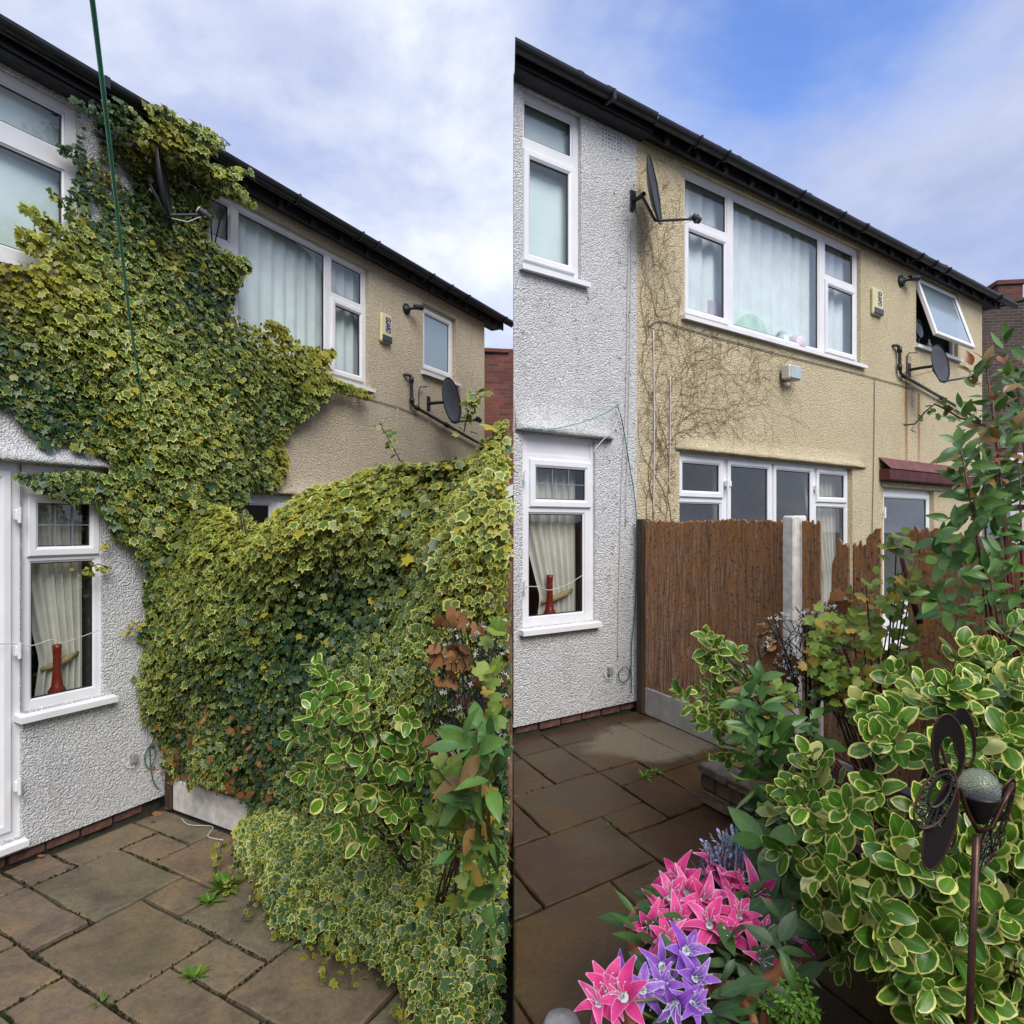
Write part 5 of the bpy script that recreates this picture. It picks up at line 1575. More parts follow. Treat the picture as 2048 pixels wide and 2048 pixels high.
# ---------------- ground ivy spilling off the raised bed
n = 15000
b_ = rng.uniform(1.02, 4.0, n)
front = np.interp(b_, [1.02, 1.25, 1.5, 1.95, 2.3, 2.65, 2.9, 3.2, 4.0], [-.14, -.36, -.44, -.60, -.68, -.74, -.80, -.90, -1.05]) + .03 * smooth_noise(41, 20, 5, 25)(np.c_[b_, b_ * 0, b_ * 0])
v_ = rng.random(n) ** .75            # 0 back, 1 front edge
a_ = -.02 + (front + .02) * v_
hgt = np.interp(b_, [1.02, 1.3, 1.7, 2.4, 3.1, 4.0], [.04, .22, .36, .44, .50, .55])
lump = smooth_noise(43, 40, 3, 12)(np.c_[a_, b_, a_ * 0])
z_ = GL + .04 + hgt * np.clip(1 - np.clip((v_ - .45) / .55, 0, 1) ** 2.2 * np.interp(b_, [.8, 1.6, 2.2, 3.1], [.95, .85, .72, .7]), 0, 1) + .045 * lump - .14 * rng.random(n) ** 1.6
# leaves hanging under the front edge
hang = rng.random(n) < .22
z_ = np.where(hang & (v_ > .75), z_ - rng.random(n) * .12, z_)
z_ = np.maximum(z_, GL + .015)
P = C0 + D0 * a_[:, None] + B0 * b_[:, None] + Z3 * z_[:, None]
kp = P[:, 0] < -.035
P = P[kp]; lump = lump[kp]; v_ = v_[kp]; n = len(P)
Tt = -D0 * .5 + B0 * rng.normal(.1, .55, (n, 1)) + D0 * rng.normal(0, .5, (n, 1)) - Z3 * (.2 + .7 * v_[:, None])
Nn = Z3 * (1.1 - .6 * v_[:, None]) - D0 * (.25 + .5 * v_[:, None]) + B0 * rng.normal(.25, .45, (n, 1)) + rng.normal(0, .3, (n, 3))
S = np.clip(.039 * np.exp(rng.normal(0, .30, n)), .020, .08)
yl = (rng.random(n) < .06) * rng.uniform(.2, .8, n)
rd = np.clip(.42 + .2 * lump + rng.normal(0, .24, n), 0, 1)
GI = tag(empty('ground_ivy', tuple(gp(FL, -.3, 1.9, GL))), 'low mound of small-leaved ivy spilling onto the left patio', 'ivy')
o = leaf_cloud('foliage', IVY, P, Tt, Nn, S, rd, yl, M['ivy'], GI, np.array(GI.location)); tag(o, kind='stuff')
for i, (a0, b0, da, db) in enumerate(((-.36, 1.15, -.10, .06), (-.42, 1.4, -.14, .04), (-.46, 1.6, -.12, .08), (-.70, 2.45, -.12, .06), (-.80, 2.95, -.10, .08), (-.55, 1.75, -.14, .0), (-.50, 1.85, -.12, .10), (-.62, 2.25, -.10, .05), (-.62, 2.05, -.09, .0), (-.74, 2.6, -.05, .02))):
    trail(GI, [gp(FL, a0, b0, GL + .16), gp(FL, a0 + da * .6, b0 + db * .6, GL + .10), gp(FL, a0 + da, b0 + db, GL + .02)], 14, .045, 20 + i, yv=(.1, .5))


# ---------------- shrubs made of leafy shoots
LEAFMESH = {}
def leaf_meshes(key, tmpls, mat, n_var, seed, yprob=.12, yrange=(.4, 1.0)):
    r_ = np.random.default_rng(seed)
    res = []
    for i in range(n_var):
        tv, tt, tr, tm = tmpls[i % len(tmpls)]
        tv = tv * np.array([r_.uniform(.86, 1.14), 1, r_.uniform(.7, 1.4)])
        k = len(tv)
        res.append(tri_mesh('leaf', tv, tt, mat, dict(rim=tr, mid=tm, rnd=np.full(k, r_.random()), yel=np.full(k, r_.uniform(*yrange) if r_.random() < yprob else 0.0))))
    LEAFMESH[key] = res
leaf_meshes('gris', GRI, M['gris'], 22, 1, .07, (.55, .95))
leaf_meshes('vib', VIB, M['vib'], 14, 2, .10, (.3, .7))
leaf_meshes('vibred', VIB, M['vib'], 8, 9, .75, (.5, 1))
leaf_meshes('curr', CUR, M['curr'], 12, 3, .28, (.3, 1))
leaf_meshes('dead', CUR, M['dead'], 8, 4, .2)
leaf_meshes('weed', LIL, M['weed'], 5, 5, .1)
leaf_meshes('lily', LIL + VIB[:1], M['lilyleaf'], 8, 6, .25, (.4, 1))
TM = dict(gris=GRI, vib=VIB, vibred=VIB, curr=CUR, dead=CUR, weed=LIL, lily=LIL)
MT = dict(gris='gris', vib='vib', vibred='vib', curr='curr', dead='dead', weed='weed', lily='lilyleaf')


def shoot_leaves(p0, d, length, n, size, rg, el=(80, 18), twist=137.5, gravity=.0):
    """leaves spiralling up a shoot; returns list of (P, T, N, S)"""
    p0 = np.array(p0); d = np.array(d) / np.linalg.norm(d)
    a = np.cross(d, [0, 0, 1.0])
    if np.linalg.norm(a) < .1: a = np.cross(d, [0, 1.0, 0])
    a /= np.linalg.norm(a); b = np.cross(d, a)
    ph = rg.uniform(0, 6.28); res = []
    for i in range(n):
        f = (i + .5) / n
        an = ph + math.radians(twist) * i + rg.normal(0, .15)
        e = math.radians(el[0] + (el[1] - el[0]) * f + rg.normal(0, 8))
        rad = a * math.cos(an) + b * math.sin(an)
        T_ = d * math.cos(e) + rad * math.sin(e) + np.array([0, 0, -gravity])
        N_ = d * math.sin(e) - rad * math.cos(e) + rg.normal(0, .12, 3)
        s_ = size * rg.uniform(.8, 1.15) * (1.0 if f < .75 else 1.0 - (f - .75) * 1.5)
        res.append((p0 + d * length * f + rad * .006, T_ / np.linalg.norm(T_), N_, s_))
    return res


def place_leaves(root, leaves, kind, cap, rg, xlim=None, part='leaf'):
    """the nearest leaves to the view as parts, the rest joined"""
    o0 = np.array(root.location)
    if xlim is not None:
        leaves = [l for l in leaves if (xlim[0] <= l[0][0] <= xlim[1]) and (xlim[0] <= (l[0] + l[1] * l[3])[0] <= xlim[1])]
    if not leaves: return
    leaves.sort(key=lambda l: np.linalg.norm(l[0] - np.array([0, 0, CAMZ])))
    for l in leaves[:cap]:
        P_, T_, N_, s_ = l
        N_ = N_ - T_ * (N_ @ T_); N_ = N_ / (np.linalg.norm(N_) + 1e-9)
        X_ = np.cross(T_, N_)
        me = LEAFMESH[kind][rg.integers(len(LEAFMESH[kind]))]
        o = bpy.data.objects.new(part, me); COL.objects.link(o); o.parent = root
        mm = Matrix(((X_[0] * s_, T_[0] * s_, N_[0] * s_, P_[0] - o0[0]), (X_[1] * s_, T_[1] * s_, N_[1] * s_, P_[1] - o0[1]), (X_[2] * s_, T_[2] * s_, N_[2] * s_, P_[2] - o0[2]), (0, 0, 0, 1)))
        o.matrix_basis = mm
    rest = leaves[cap:]
    if rest:
        P_ = np.array([l[0] for l in rest]); T_ = np.array([l[1] for l in rest]); N_ = np.array([l[2] for l in rest]); S_ = np.array([l[3] for l in rest])
        yl_ = (rg.random(len(rest)) < .07) * rg.uniform(.4, .9, len(rest))
        if kind == 'vibred': yl_ = (rg.random(len(rest)) < .7) * rg.uniform(.4, .9, len(rest))
        o = leaf_cloud('foliage', TM[kind], P_, T_, N_, S_, rg.random(len(rest)), yl_, M[MT[kind]], root, o0)
        tag(o, kind='stuff')


def branches(root, base, tips, mat, r0=.012, r1=.004, rg=None, name='branches', sag=.1):
    o0 = Vector(root.location)
    q = MB()
    for tip in tips:
        tip = Vector(tip); b0 = Vector(base) + Vector((rg.uniform(-.05, .05), rg.uniform(-.05, .05), 0))
        mid = b0.lerp(tip, .5) + Vector((rg.normal(0, .04), rg.normal(0, .04), sag))
        pts = []
        for u in (0, .25, .5, .75, 1):
            pts.append((b0 * (1 - u) ** 2 + mid * 2 * u * (1 - u) + tip * u * u) - o0)
        q.tube(pts, [r0 + (r1 - r0) * u for u in (0, .25, .5, .75, 1)], 6)
    o = q.build(name, M[mat], root, smooth=True)
    tag(o, kind='stuff')


def px(u, v, Y):
    """a measured sight line, met at depth Y"""
    return np.array([(u - 512) / 660 * Y, Y, CAMZ - (v - 526) / 660 * Y])


# -- big griselinia at the right
rg = np.random.default_rng(101)
root = tag(empty('variegated_shrub', (1.42, 2.2, 0)), 'large shrub of cream-edged rounded green leaves filling the lower right', 'shrub')
L_ = []; tips = []
def ell_shoots(c, r, n, size, ln, nl, cond=None, up=.35, inner=.12):
    c = np.array(c); r = np.array(r); k = 0; tries = 0
    while k < n and tries < 20000:
        tries += 1
        v = rg.normal(size=3); v /= np.linalg.norm(v)
        p = c + r * v * (1 - rg.random() * inner)
        if cond is not None and not cond(p, v): continue
        nd = v / r; nd /= np.linalg.norm(nd)
        d = nd + np.array([-.10, -.45, up]) + rg.normal(0, .22, 3); d /= np.linalg.norm(d)
        L_.extend(shoot_leaves(p - d * ln, d, ln, nl, size, rg))
        tips.append(tuple(p - d * ln * .3)); k += 1
def under(p):
    u = 512 + 660 * p[0] / p[1]; v = 526 + 660 * (CAMZ - p[2]) / p[1]
    lim = np.interp(u, [740, 760, 790, 812, 878, 936, 1007, 1100], [900, 780, 745, 735, 668, 636, 610, 590])
    left = np.interp(v, [740, 830, 880, 920, 960, 1010], [752, 752, 775, 790, 808, 835])
    return v > lim + 8 and u > left + 12
front = lambda p, v: v[1] < .35 and v[2] > -.9 and under(p)
ell_shoots((1.46, 2.22, .66), (.74, .68, .62), 130, .072, .12, 10, front)
ell_shoots((1.46, 2.22, .60), (.60, .54, .52), 90, .075, .13, 9, front)           # inner layer
for i in range(46):
    p = px(rg.uniform(850, 1040), rg.uniform(820, 1040), rg.uniform(1.62, 1.85))
    if under(p):
        d = np.array([rg.normal(-.1, .3), -.75, rg.normal(.35, .3)]); d /= np.linalg.norm(d)
        L_.extend(shoot_leaves(p - d * .12, d, .12, 9, .080, rg)); tips.append(tuple(p - d * .05))
ell_shoots((1.75, 2.75, .95), (.66, .55, .50), 60, .074, .12, 9, lambda p, v: v[1] < .4 and v[2] > -.3 and under(p))
branches(root, (1.42, 2.5, .02), tips[::5], 'stem_brown', .012, .004, rg)
branches(root, (1.42, 2.3, .02), [px(780 + 40 * i, 930 - 30 * (i % 3), 2.1) for i in range(6)], 'stem_brown', .02, .01, rg, 'stems')
place_leaves(root, L_, 'gris', 300, rg, (.30, 3))

# -- small griselinia by the right fence
root = tag(empty('variegated_shrub', (1.52, 3.35, .19)), 'small cream-edged shrub sprig in front of the board fence', 'shrub')
L_ = []; tips = []
for (zx, zy, Y) in ((735, 470, 3.2), (770, 510, 3.2), (850, 530, 3.2), (735, 570, 3.25), (790, 590, 3.2), (640, 690, 3.1), (715, 690, 3.2), (700, 760, 3.2), (760, 660, 3.25), (830, 620, 3.3), (780, 700, 3.2), (740, 800, 3.1), (800, 800, 3.1), (850, 700, 3.3), (790, 870, 3.05), (850, 840, 3.05), (880, 640, 3.35), (830, 930, 3.0), (900, 780, 3.2)):
    p = px(512 + zx * .265, 512 + zy * .265, Y)
    d = np.array([(zx - 860) / 260, -.45, .75 - (zy - 500) / 600]) + rg.normal(0, .2, 3); d /= np.linalg.norm(d)
    L_.extend(shoot_leaves(p - d * .10, d, .13, 9, .068, rg, (85, 15)))
    tips.append(tuple(p))
branches(root, (1.52, 3.35, .19), tips[::2], 'stem_brown', .010, .003, rg)
place_leaves(root, L_, 'gris', 300, rg, (.2, 3))

# -- plain green viburnum: low sprays over the bed, tall ones at the far right
root = tag(empty('green_shrub', (1.75, 2.95, .19)), 'plain dark green pointed leaves on reddish stems over the raised bed', 'shrub')
L_ = []; tips = []
for (zx, zy, Y, dx, dz) in ((930, 640, 2.9, -.1, 1), (870, 720, 2.85, -.6, .6), (940, 740, 2.8, .1, .9), (900, 810, 2.75, -.5, .5), (1000, 800, 2.8, .3, .6), (980, 870, 2.75, .1, .3), (880, 860, 2.75, -.7, .1), (860, 960, 2.7, -.6, -.3), (900, 1020, 2.65, -.4, -.5), (930, 940, 2.7, 0, -.2), (1060, 830, 2.8, .4, .6), (1120, 790, 2.9, .3, .8), (880, 1100, 2.55, -.3, -.8), (960, 1010, 2.6, 0, -.6), (920, 1180, 2.5, -.2, -.9), (1180, 720, 3.0, .2, .9), (1120, 880, 2.7, .3, .4)):
    p = px(512 + (zx + (45 if zy > 840 else 0)) * .265, 512 + zy * .265, Y)
    d = np.array([dx, -.4, dz]) + rg.normal(0, .15, 3); d /= np.linalg.norm(d)
    L_.extend(shoot_leaves(p - d * .10, d, .14, 7, .115, rg, (85, 25), gravity=.15)); tips.append(tuple(p))
branches(root, (1.75, 2.9, .19), tips[::2], 'stem_red', .008, .003, rg)
place_leaves(root, L_, 'vib', 300, rg, (.2, 3))

root = tag(empty('green_shrub', (2.05, 2.85, .1)), 'tall dark green shrub with red new leaves at the far right edge', 'shrub')
L_ = []; L2_ = []; tips = []
spots = [(1620, 1700, 3), (1700, 1600, 3), (1760, 1540, 3), (1830, 1450, 3), (1800, 1660, 3), (1860, 1560, 3), (1700, 1760, 3), (1640, 1830, 3), (1760, 1820, 3), (1840, 1760, 3), (1690, 1900, 3), (1790, 1920, 3), (1870, 1860, 3), (1870, 1380, 3)]
for (zx, zy, _) in spots:
    p = px(512 + (zx + 75) * .265, zy * .265, rg.uniform(2.45, 2.75))
    d = np.array([(zx - 1900) / 260, -.35, .7]) + rg.normal(0, .25, 3); d /= np.linalg.norm(d)
    L_.extend(shoot_leaves(p - d * .12, d, .20, 12, .092, rg, (85, 25), gravity=.15)); tips.append(tuple(p))
for (zx, zy) in ((1640, 60), (1700, 20), (1760, 60), (1820, 40), (1870, 120), (1600, 120), (1720, 150), (1800, 170), (1650, 220), (1570, 170), (1760, 250), (1850, 250), (1690, 300), (1800, 330), (1560, 330), (1620, 380), (1880, 350), (1720, 400)):
    p = px(512 + (zx + 45) * .265, 512 + zy * .265, rg.uniform(2.4, 2.75))
    d = np.array([(zx - 1850) / 300, -.45, .55]) + rg.normal(0, .3, 3); d /= np.linalg.norm(d)
    L_.extend(shoot_leaves(p - d * .12, d, .20, 8, .09, rg, (85, 25), gravity=.2)); tips.append(tuple(p))
for (zx, zy) in ((1740, 1400), (1790, 1380), (1830, 1560), (1860, 1300), (1810, 1480), (1700, 1560), (1870, 1420), (1830, 1640), (1790, 1740), (1860, 1760)):
    p = px(512 + zx * .265, zy * .265, 2.55)
    d = np.array([-.2, -.3, .9]) + rg.normal(0, .2, 3); d /= np.linalg.norm(d)
    L2_.extend(shoot_leaves(p - d * .08, d, .11, 6, .075, rg, (70, 15))); tips.append(tuple(p))
branches(root, (2.3, 2.9, .1), tips[::3], 'stem_red', .012, .003, rg)
place_leaves(root, L_, 'vib', 220, rg, (1, 4)); place_leaves(root, L2_, 'vibred', 80, rg, (1, 4))

# -- currant, yellowing, right
root = tag(empty('currant_bush', (1.62, 3.1, .19)), 'yellowing lobed-leaf currant bush in front of the broken fence', 'bush')
L_ = []; tips = []
for i in range(74):
    zx = rg.uniform(1130, 1530); zy = rg.uniform(270, 700)
    if zy < 300 + max(0, (1330 - zx)) * .7 and zx < 1330: zy += 140
    p = px(512 + zx * .265, 512 + zy * .265, rg.uniform(2.85, 3.2))
    d = np.array([rg.normal(-.2, .4), -.4, rg.normal(.6, .3)]); d /= np.linalg.norm(d)
    L_.extend(shoot_leaves(p - d * .06, d, .15, 5, .052, rg, (85, 40), gravity=.2)); tips.append(tuple(p))
for (zx, zy) in ((985, 720), (1010, 760), (1040, 720), (1000, 690), (960, 800), (1410, 165), (1480, 180), (1450, 130)):
    p = px(512 + zx * .265, 512 + zy * .265, 3.0)
    L_.extend(shoot_leaves(p, np.array([0, -.5, .8]), .08, 5, .06, rg, (85, 40), gravity=.2)); tips.append(tuple(p))
branches(root, (1.8, 3.25, .19), tips[::3], 'stem_brown', .006, .003, rg)
place_leaves(root, L_, 'curr', 300, rg, (.4, 4))
q = MB()
ol = Vector(root.location)
q.tube([Vector(px(512 + 1540 * .265, 512 + 420 * .265, 3.05)) - ol, Vector(px(512 + 1490 * .265, 512 + 260 * .265, 3.05)) - ol, Vector(px(512 + 1462 * .265, 512 + 130 * .265, 3.05)) - ol], [.016, .013, .010], 8)
q.build('bare_stem', M['stem_red'], root, smooth=True)


def seedhead(name, label, box, Y, n, rg_, leaf_n, xlim=None):
    """dead shrub: black twigs, silvery star seeds, a few curled brown leaves"""
    x0, x1, y0, y1 = box
    base = px((x0 + x1) / 2, y1 + 40, Y)
    rt = tag(empty(name, tuple(base)), label, 'dead shrub')
    q = MB(); s_ = MB(); lv = []
    for i in range(n):
        tip = px(rg_.uniform(x0, x1), rg_.uniform(y0, y1), Y + rg_.uniform(-.12, .12))
        if xlim and not (xlim[0] < tip[0] < xlim[1]): continue
        b0 = tip + (base - tip) * rg_.uniform(.1, .3) + rg_.normal(0, .05, 3)
        if xlim: b0[0] = min(max(b0[0], xlim[0]), xlim[1])
        m_ = (b0 + tip) / 2 + rg_.normal(0, .03, 3)
        q.tube([tuple(b0 - base), tuple(m_ - base), tuple(tip - base)], [.003, .0022, .0015], 5)
        if rg_.random() < .75:
            for k in range(3):
                c_ = tip + rg_.normal(0, .012, 3) - base
                up = rg_.normal(size=3); up /= np.linalg.norm(up); a = np.cross(up, [.3, .5, .8]); a /= np.linalg.norm(a); b = np.cross(up, a)
                for j in range(4):
                    an = j * math.pi / 2
                    dd = a * math.cos(an) + b * math.sin(an); ee = -a * math.sin(an) + b * math.cos(an)
                    s_.face(tuple(c_), tuple(c_ + dd * .006 + ee * .003), tuple(c_ + dd * .013), tuple(c_ + dd * .006 - ee * .003))
        if i < leaf_n:
            lv.extend(shoot_leaves(tip, rg_.normal(size=3), .05, 4, .065, rg_, (90, 30), gravity=.5))
    for k in range(7):
        tip = px(rg_.uniform(x0, x1), y0 + 10, Y)
        if xlim: tip[0] = min(max(tip[0], xlim[0]), xlim[1])
        q.tube([(0, 0, 0), tuple((tip - base) * .5 + rg_.normal(0, .03, 3)), tuple(tip - base)], [.006, .005, .003], 6)
    tag(q.build('twigs', M['stem_black'], rt), kind='stuff'); tag(s_.build('seed_stars', M['seed'], rt), kind='stuff')
    place_leaves(rt, lv, 'dead', 60, rg_, xlim)
seedhead('dead_hydrangea', 'blackened twigs with silvery seed stars before the concrete post', (765, 850, 605, 700), 3.15, 150, rg, 9)
seedhead('dead_hydrangea', 'blackened twigs and curled brown leaves against the ivy hedge', (436, 508, 618, 760), 2.75, 120, rg, 26, (-2, -.03))

# -- griselinia left
root = tag(empty('variegated_shrub', (-.62, 3.0, GL + .2)), 'loose shrub of cream-edged leaves standing before the ivy hedge', 'shrub')
L_ = []; tips = []
for (zx, zy) in ((1210, 590), (1240, 640), (1290, 700), (1380, 680), (1220, 710), (1190, 770), (1330, 770), (1130, 840), (1240, 870), (1330, 840), (1390, 800), (1540, 790), (1300, 940), (1180, 970), (1260, 1010), (1380, 950), (1500, 860), (1600, 880), (1490, 950), (1560, 970), (1440, 1010), (1240, 1070), (1320, 1090), (1420, 1060), (1520, 1060), (1650, 1000), (1620, 1120), (1480, 1120), (1360, 1150), (1560, 1170), (1300, 1170), (1430, 1220), (1540, 1240), (1480, 1290), (1600, 1230), (1380, 1240), (1660, 1160)):
    p = px(zx * .265, 512 + zy * .265, rg.uniform(2.75, 2.98))
    d = np.array([(zx - 1420) / 330, -.55, .55 - (zy - 700) / 750]) + rg.normal(0, .25, 3); d /= np.linalg.norm(d)
    L_.extend(shoot_leaves(p - d * .07, d, .12, 8, .078, rg, (85, 20))); tips.append(tuple(p))
branches(root, (-.46, 3.35, GL + .3), tips[::3], 'stem_brown', .012, .004, rg)
place_leaves(root, L_, 'gris', 300, rg, (-3, -.03))

# -- viburnum and currant sprays left
root = tag(empty('green_shrub', (-.16, 2.35, GL + .2)), 'large plain green leaves on red stems, right edge of the left garden', 'shrub')
L_ = []; tips = []
for (zx, zy, dx, dz) in ((1800, 830, -.3, 1), (1850, 880, .0, .8), (1760, 880, -.8, .3), (1790, 980, -.7, .3), (1850, 1000, -.3, .5), (1760, 1080, -.9, .1), (1830, 1120, -.4, .0), (1780, 1200, -.8, -.2), (1850, 1260, -.4, -.3), (1760, 1270, -.7, -.4), (1860, 1420, -.4, -.3), (1850, 1520, -.4, -.5)):
    p = px(zx * .265, 512 + zy * .265, rg.uniform(2.1, 2.3))
    d = np.array([dx, -.3, dz]) + rg.normal(0, .15, 3); d /= np.linalg.norm(d)
    L_.extend(shoot_leaves(p - d * .09, d, .13, 6, .135, rg, (80, 25), gravity=.15)); tips.append(tuple(p))
branches(root, (-.28, 3.0, -.1), tips[::3], 'stem_red', .006, .003, rg)
place_leaves(root, L_, 'vib', 200, rg, (-3, -.02))
root = tag(empty('currant_bush', (-.2, 2.5, GL + .2)), 'yellow green lobed leaves among the left garden shrubs', 'bush')
L_ = []; tips = []
for (zx, zy) in ((1860, 500), (1880, 640), (1860, 690), (1880, 780), (1700, 1050), (1660, 1060), (1740, 1000), (1720, 1110), (1790, 1090), (1850, 1150), (1720, 1200), (1800, 1330), (1830, 1440), (1880, 1350), (1770, 1420), (1700, 1160), (1870, 1200), (1840, 1050), (1880, 950)):
    p = px(zx * .265, 512 + zy * .265, rg.uniform(2.35, 2.55))
    L_.extend(shoot_leaves(p, np.array([rg.normal(-.2, .3), -.5, rg.normal(.5, .3)]), .12, 6, .065, rg, (85, 40), gravity=.2)); tips.append(tuple(p))
branches(root, (-.3, 3.0, -.1), tips[::3], 'stem_brown', .005, .003, rg)
place_leaves(root, L_, 'curr', 150, rg, (-3, -.03))


# ---------------- trailing ivy shoot in front of the beige wall, right
root = tag(empty('ivy_shoot', tuple(px(970, 415, 2.7))), 'lone ivy shoot reaching left from the tall green shrub', 'ivy')
ptsT = [px(985, 425, 2.65), px(960, 418, 2.65), px(945, 409, 2.65), px(935, 404, 2.65), px(925, 412, 2.65), px(915, 424, 2.65), px(904, 425, 2.65)]
trail(root, [tuple(p) for p in ptsT], 26, .035, 55, .03, (0, .3), 'vib', IVY)

# ---------------- weeds in the paving
def weed(F, zq, side, size, n, label):
    u = zq[0] * .265 + (512 if side == 'R' else 0); v = 512 + zq[1] * .265
    Y = 660 * (CAMZ - F['zb']) / (v - 526)
    rt = tag(empty('weed', ((u - 512) / 660 * Y, Y, F['zb'])), label, 'weed')
    L_ = []
    for i in range(n):
        an = i * 2.4 + rg.uniform(-.6, .6); e = rg.uniform(.05, 1.25)
        T_ = np.array([math.cos(an) * math.cos(e), math.sin(an) * math.cos(e), math.sin(e)])
        N_ = np.array([-math.cos(an) * math.sin(e), -math.sin(an) * math.sin(e), math.cos(e)])
        L_.append((np.array(rt.location) + np.array([math.cos(an) * .012, math.sin(an) * .012, .004]), T_, N_, size * rg.uniform(.35, 1.05)))
    place_leaves(rt, L_, 'weed', 60, rg)
weed(FL, (845, 1425), 'L', .14, 26, 'tall green weed between slabs beside the ground ivy')
weed(FL, (790, 1478), 'L', .09, 18, 'low spreading weed just left of the taller one')
weed(FL, (735, 1760), 'L', .08, 22, 'small green weed rosette on the front left slabs')
weed(FL, (380, 1858), 'L', .05, 8, 'tiny weed at the bottom edge of the left patio')
weed(FR, (500, 1003), 'R', .06, 12, 'small weed in the right patio joint, farther one')
weed(FR, (540, 985), 'R', .05, 9, 'smaller weed touching the farther one on the right patio')
weed(FR, (375, 1190), 'R', .035, 9, 'small weed in the right patio joint, nearer one')

# ---------------- moss and crumbs in the joints
for F, L_s, par, cnt in ((FL, SL, patioL, 90), (FR, SR, patioR, 22)):
    Pm = []
    for (a0, a1, b0, b1) in L_s:
        for (pa, pb) in (((a0, b0), (a1, b0)), ((a0, b0), (a0, b1))):
            ln = math.hypot(pb[0] - pa[0], pb[1] - pa[1])
            for _ in range(int(ln * cnt)):
                u = rg.random()
                p = gp(F, pa[0] + (pb[0] - pa[0]) * u + rg.normal(0, .007), pa[1] + (pb[1] - pa[1]) * u + rg.normal(0, .007), F['zb'] - .008)
                if (p.x < -.03) == (F is FL) and abs(p.x) > .03: Pm.append(tuple(p))
    Pm = np.array(Pm); n = len(Pm)
    kp = smooth_noise(61, 30, 3, 12)(Pm) > -.2
    Pm = Pm[kp]; n = len(Pm)
    tag(leaf_cloud('moss', IVY, Pm, rg.normal(size=(n, 3)) + np.array([0, 0, .5]), rg.normal(size=(n, 3)), rg.uniform(.008, .02, n), rg.random(n), (rg.random(n) < .5) * .9, M['mossy'], par), kind='stuff')

# ---------------- dead ivy tendrils on the right wall
rt = tag(empty('dead_ivy', tuple(fp(FR, .25, 0, 0))), 'web of brown dead ivy tendrils clinging to the beige wall', 'dead ivy')
o0 = Vector(rt.location)
rs = random.Random(12)
trunk = MB(); fine = MB()
def on_wall(s, z):
    if s < .015 or s > 4.0 or z > 4.98 or z < 1.2: return False
    if .58 < s < 3.9 and 3.50 < z: return False
    if .52 < s < 3.7 and z < 2.34: return False
    return True
def tendril(mbx, s, z, ang, ln, r, depth_, side=1):
    pts = [fp(FR, s, z, .006) - o0]
    step = .045
    k = 0
    while k * step < ln:
        ang += rs.gauss(0, .16)
        s2 = s + math.cos(ang) * step; z2 = z + math.sin(ang) * step
        if not on_wall(s2, z2): break
        s, z = s2, z2; k += 1
        pts.append(fp(FR, s, z, .006 + .003 * rs.random()) - o0)
        if depth_ > 0 and rs.random() < (.26 if depth_ > 1 else .28):
            tendril(fine, s, z, ang + rs.choice((-1, 1)) * rs.uniform(.5, 1.1), rs.uniform(.12, .75 if depth_ > 1 else .28), r * .62, depth_ - 1)
    if len(pts) > 1: mbx.tube(pts, [max(.0009, r * .46 * (1 - .6 * i / len(pts))) for i in range(len(pts))], 4, cap=False)
for (s, z, a, ln, r) in ((.08, 1.5, 1.55, 3.4, .008), (.22, 1.5, 1.5, 2.2, .009), (.34, 1.5, 1.45, 1.9, .009), (.44, 1.6, 1.5, 2.2, .008), (.30, 2.2, 1.1, 1.8, .006), (.40, 2.3, .95, 2.0, .006), (.46, 2.4, .75, 2.2, .006), (.5, 2.5, .45, 2.2, .006), (.52, 2.45, .2, 1.6, .005),
                          (.7, 2.5, .9, 1.2, .005), (.9, 2.45, .6, 1.6, .005), (.12, 3.2, 1.6, 1.8, .006), (.35, 3.3, 1.7, 1.5, .006), (.5, 3.3, 1.6, 1.6, .005), (.2, 3.9, 1.5, 1.0, .005), (.55, 3.6, 1.5, 1.2, .004), (1.2, 2.6, .5, 1.0, .004), (.65, 2.9, .3, 1.7, .005)):
    tendril(trunk, s, z, a, ln, r, 2)
for i in range(620):     # stubs left all over
    s = abs(rs.gauss(0, .5)) + .02; z = rs.uniform(1.5, 4.95)
    if rs.random() < .4: s = rs.uniform(.02, 1.7); z = rs.uniform(2.4, 3.45)
    if on_wall(s, z): tendril(fine, s, z, rs.uniform(-.4, 1.9), rs.uniform(.03, .12), .0035, 0)
tag(trunk.build('main_stems', M['tendril'], rt), kind='stuff'); tag(fine.build('tendrils', M['tendril'], rt), kind='stuff')
# specks and stubs on the white wall beside
rt2 = tag(empty('dead_ivy', tuple(fp(FR, -.3, 0, 0))), 'scattered dark ivy stubs on the white wall, right half', 'dead ivy')
o2 = Vector(rt2.location)
q = MB()
for i in range(300):
    s = -abs(rs.gauss(0, .28)) - .015; z = rs.uniform(.1, 4.9)
    if rs.random() < .35: s = rs.uniform(-.48, -.02); z = rs.uniform(.9, 2.2)
    if rs.random() < .2: s = rs.uniform(-1.25, -.05); z = rs.uniform(2.6, 3.45)
    if s < -.60 and not (2.6 < z < 3.5): continue
    if s < -.44 and (.75 < z < 2.6 or 3.5 < z): continue
    a = rs.uniform(0, 6.28); l_ = rs.uniform(.006, .03)
    q.tube([fp(FR, s, z, .004) - o2, fp(FR, s + math.cos(a) * l_, z + math.sin(a) * l_, .010) - o2], rs.uniform(.001, .0028), 4)
tag(q.build('stubs', M['tendril'], rt2), kind='stuff')
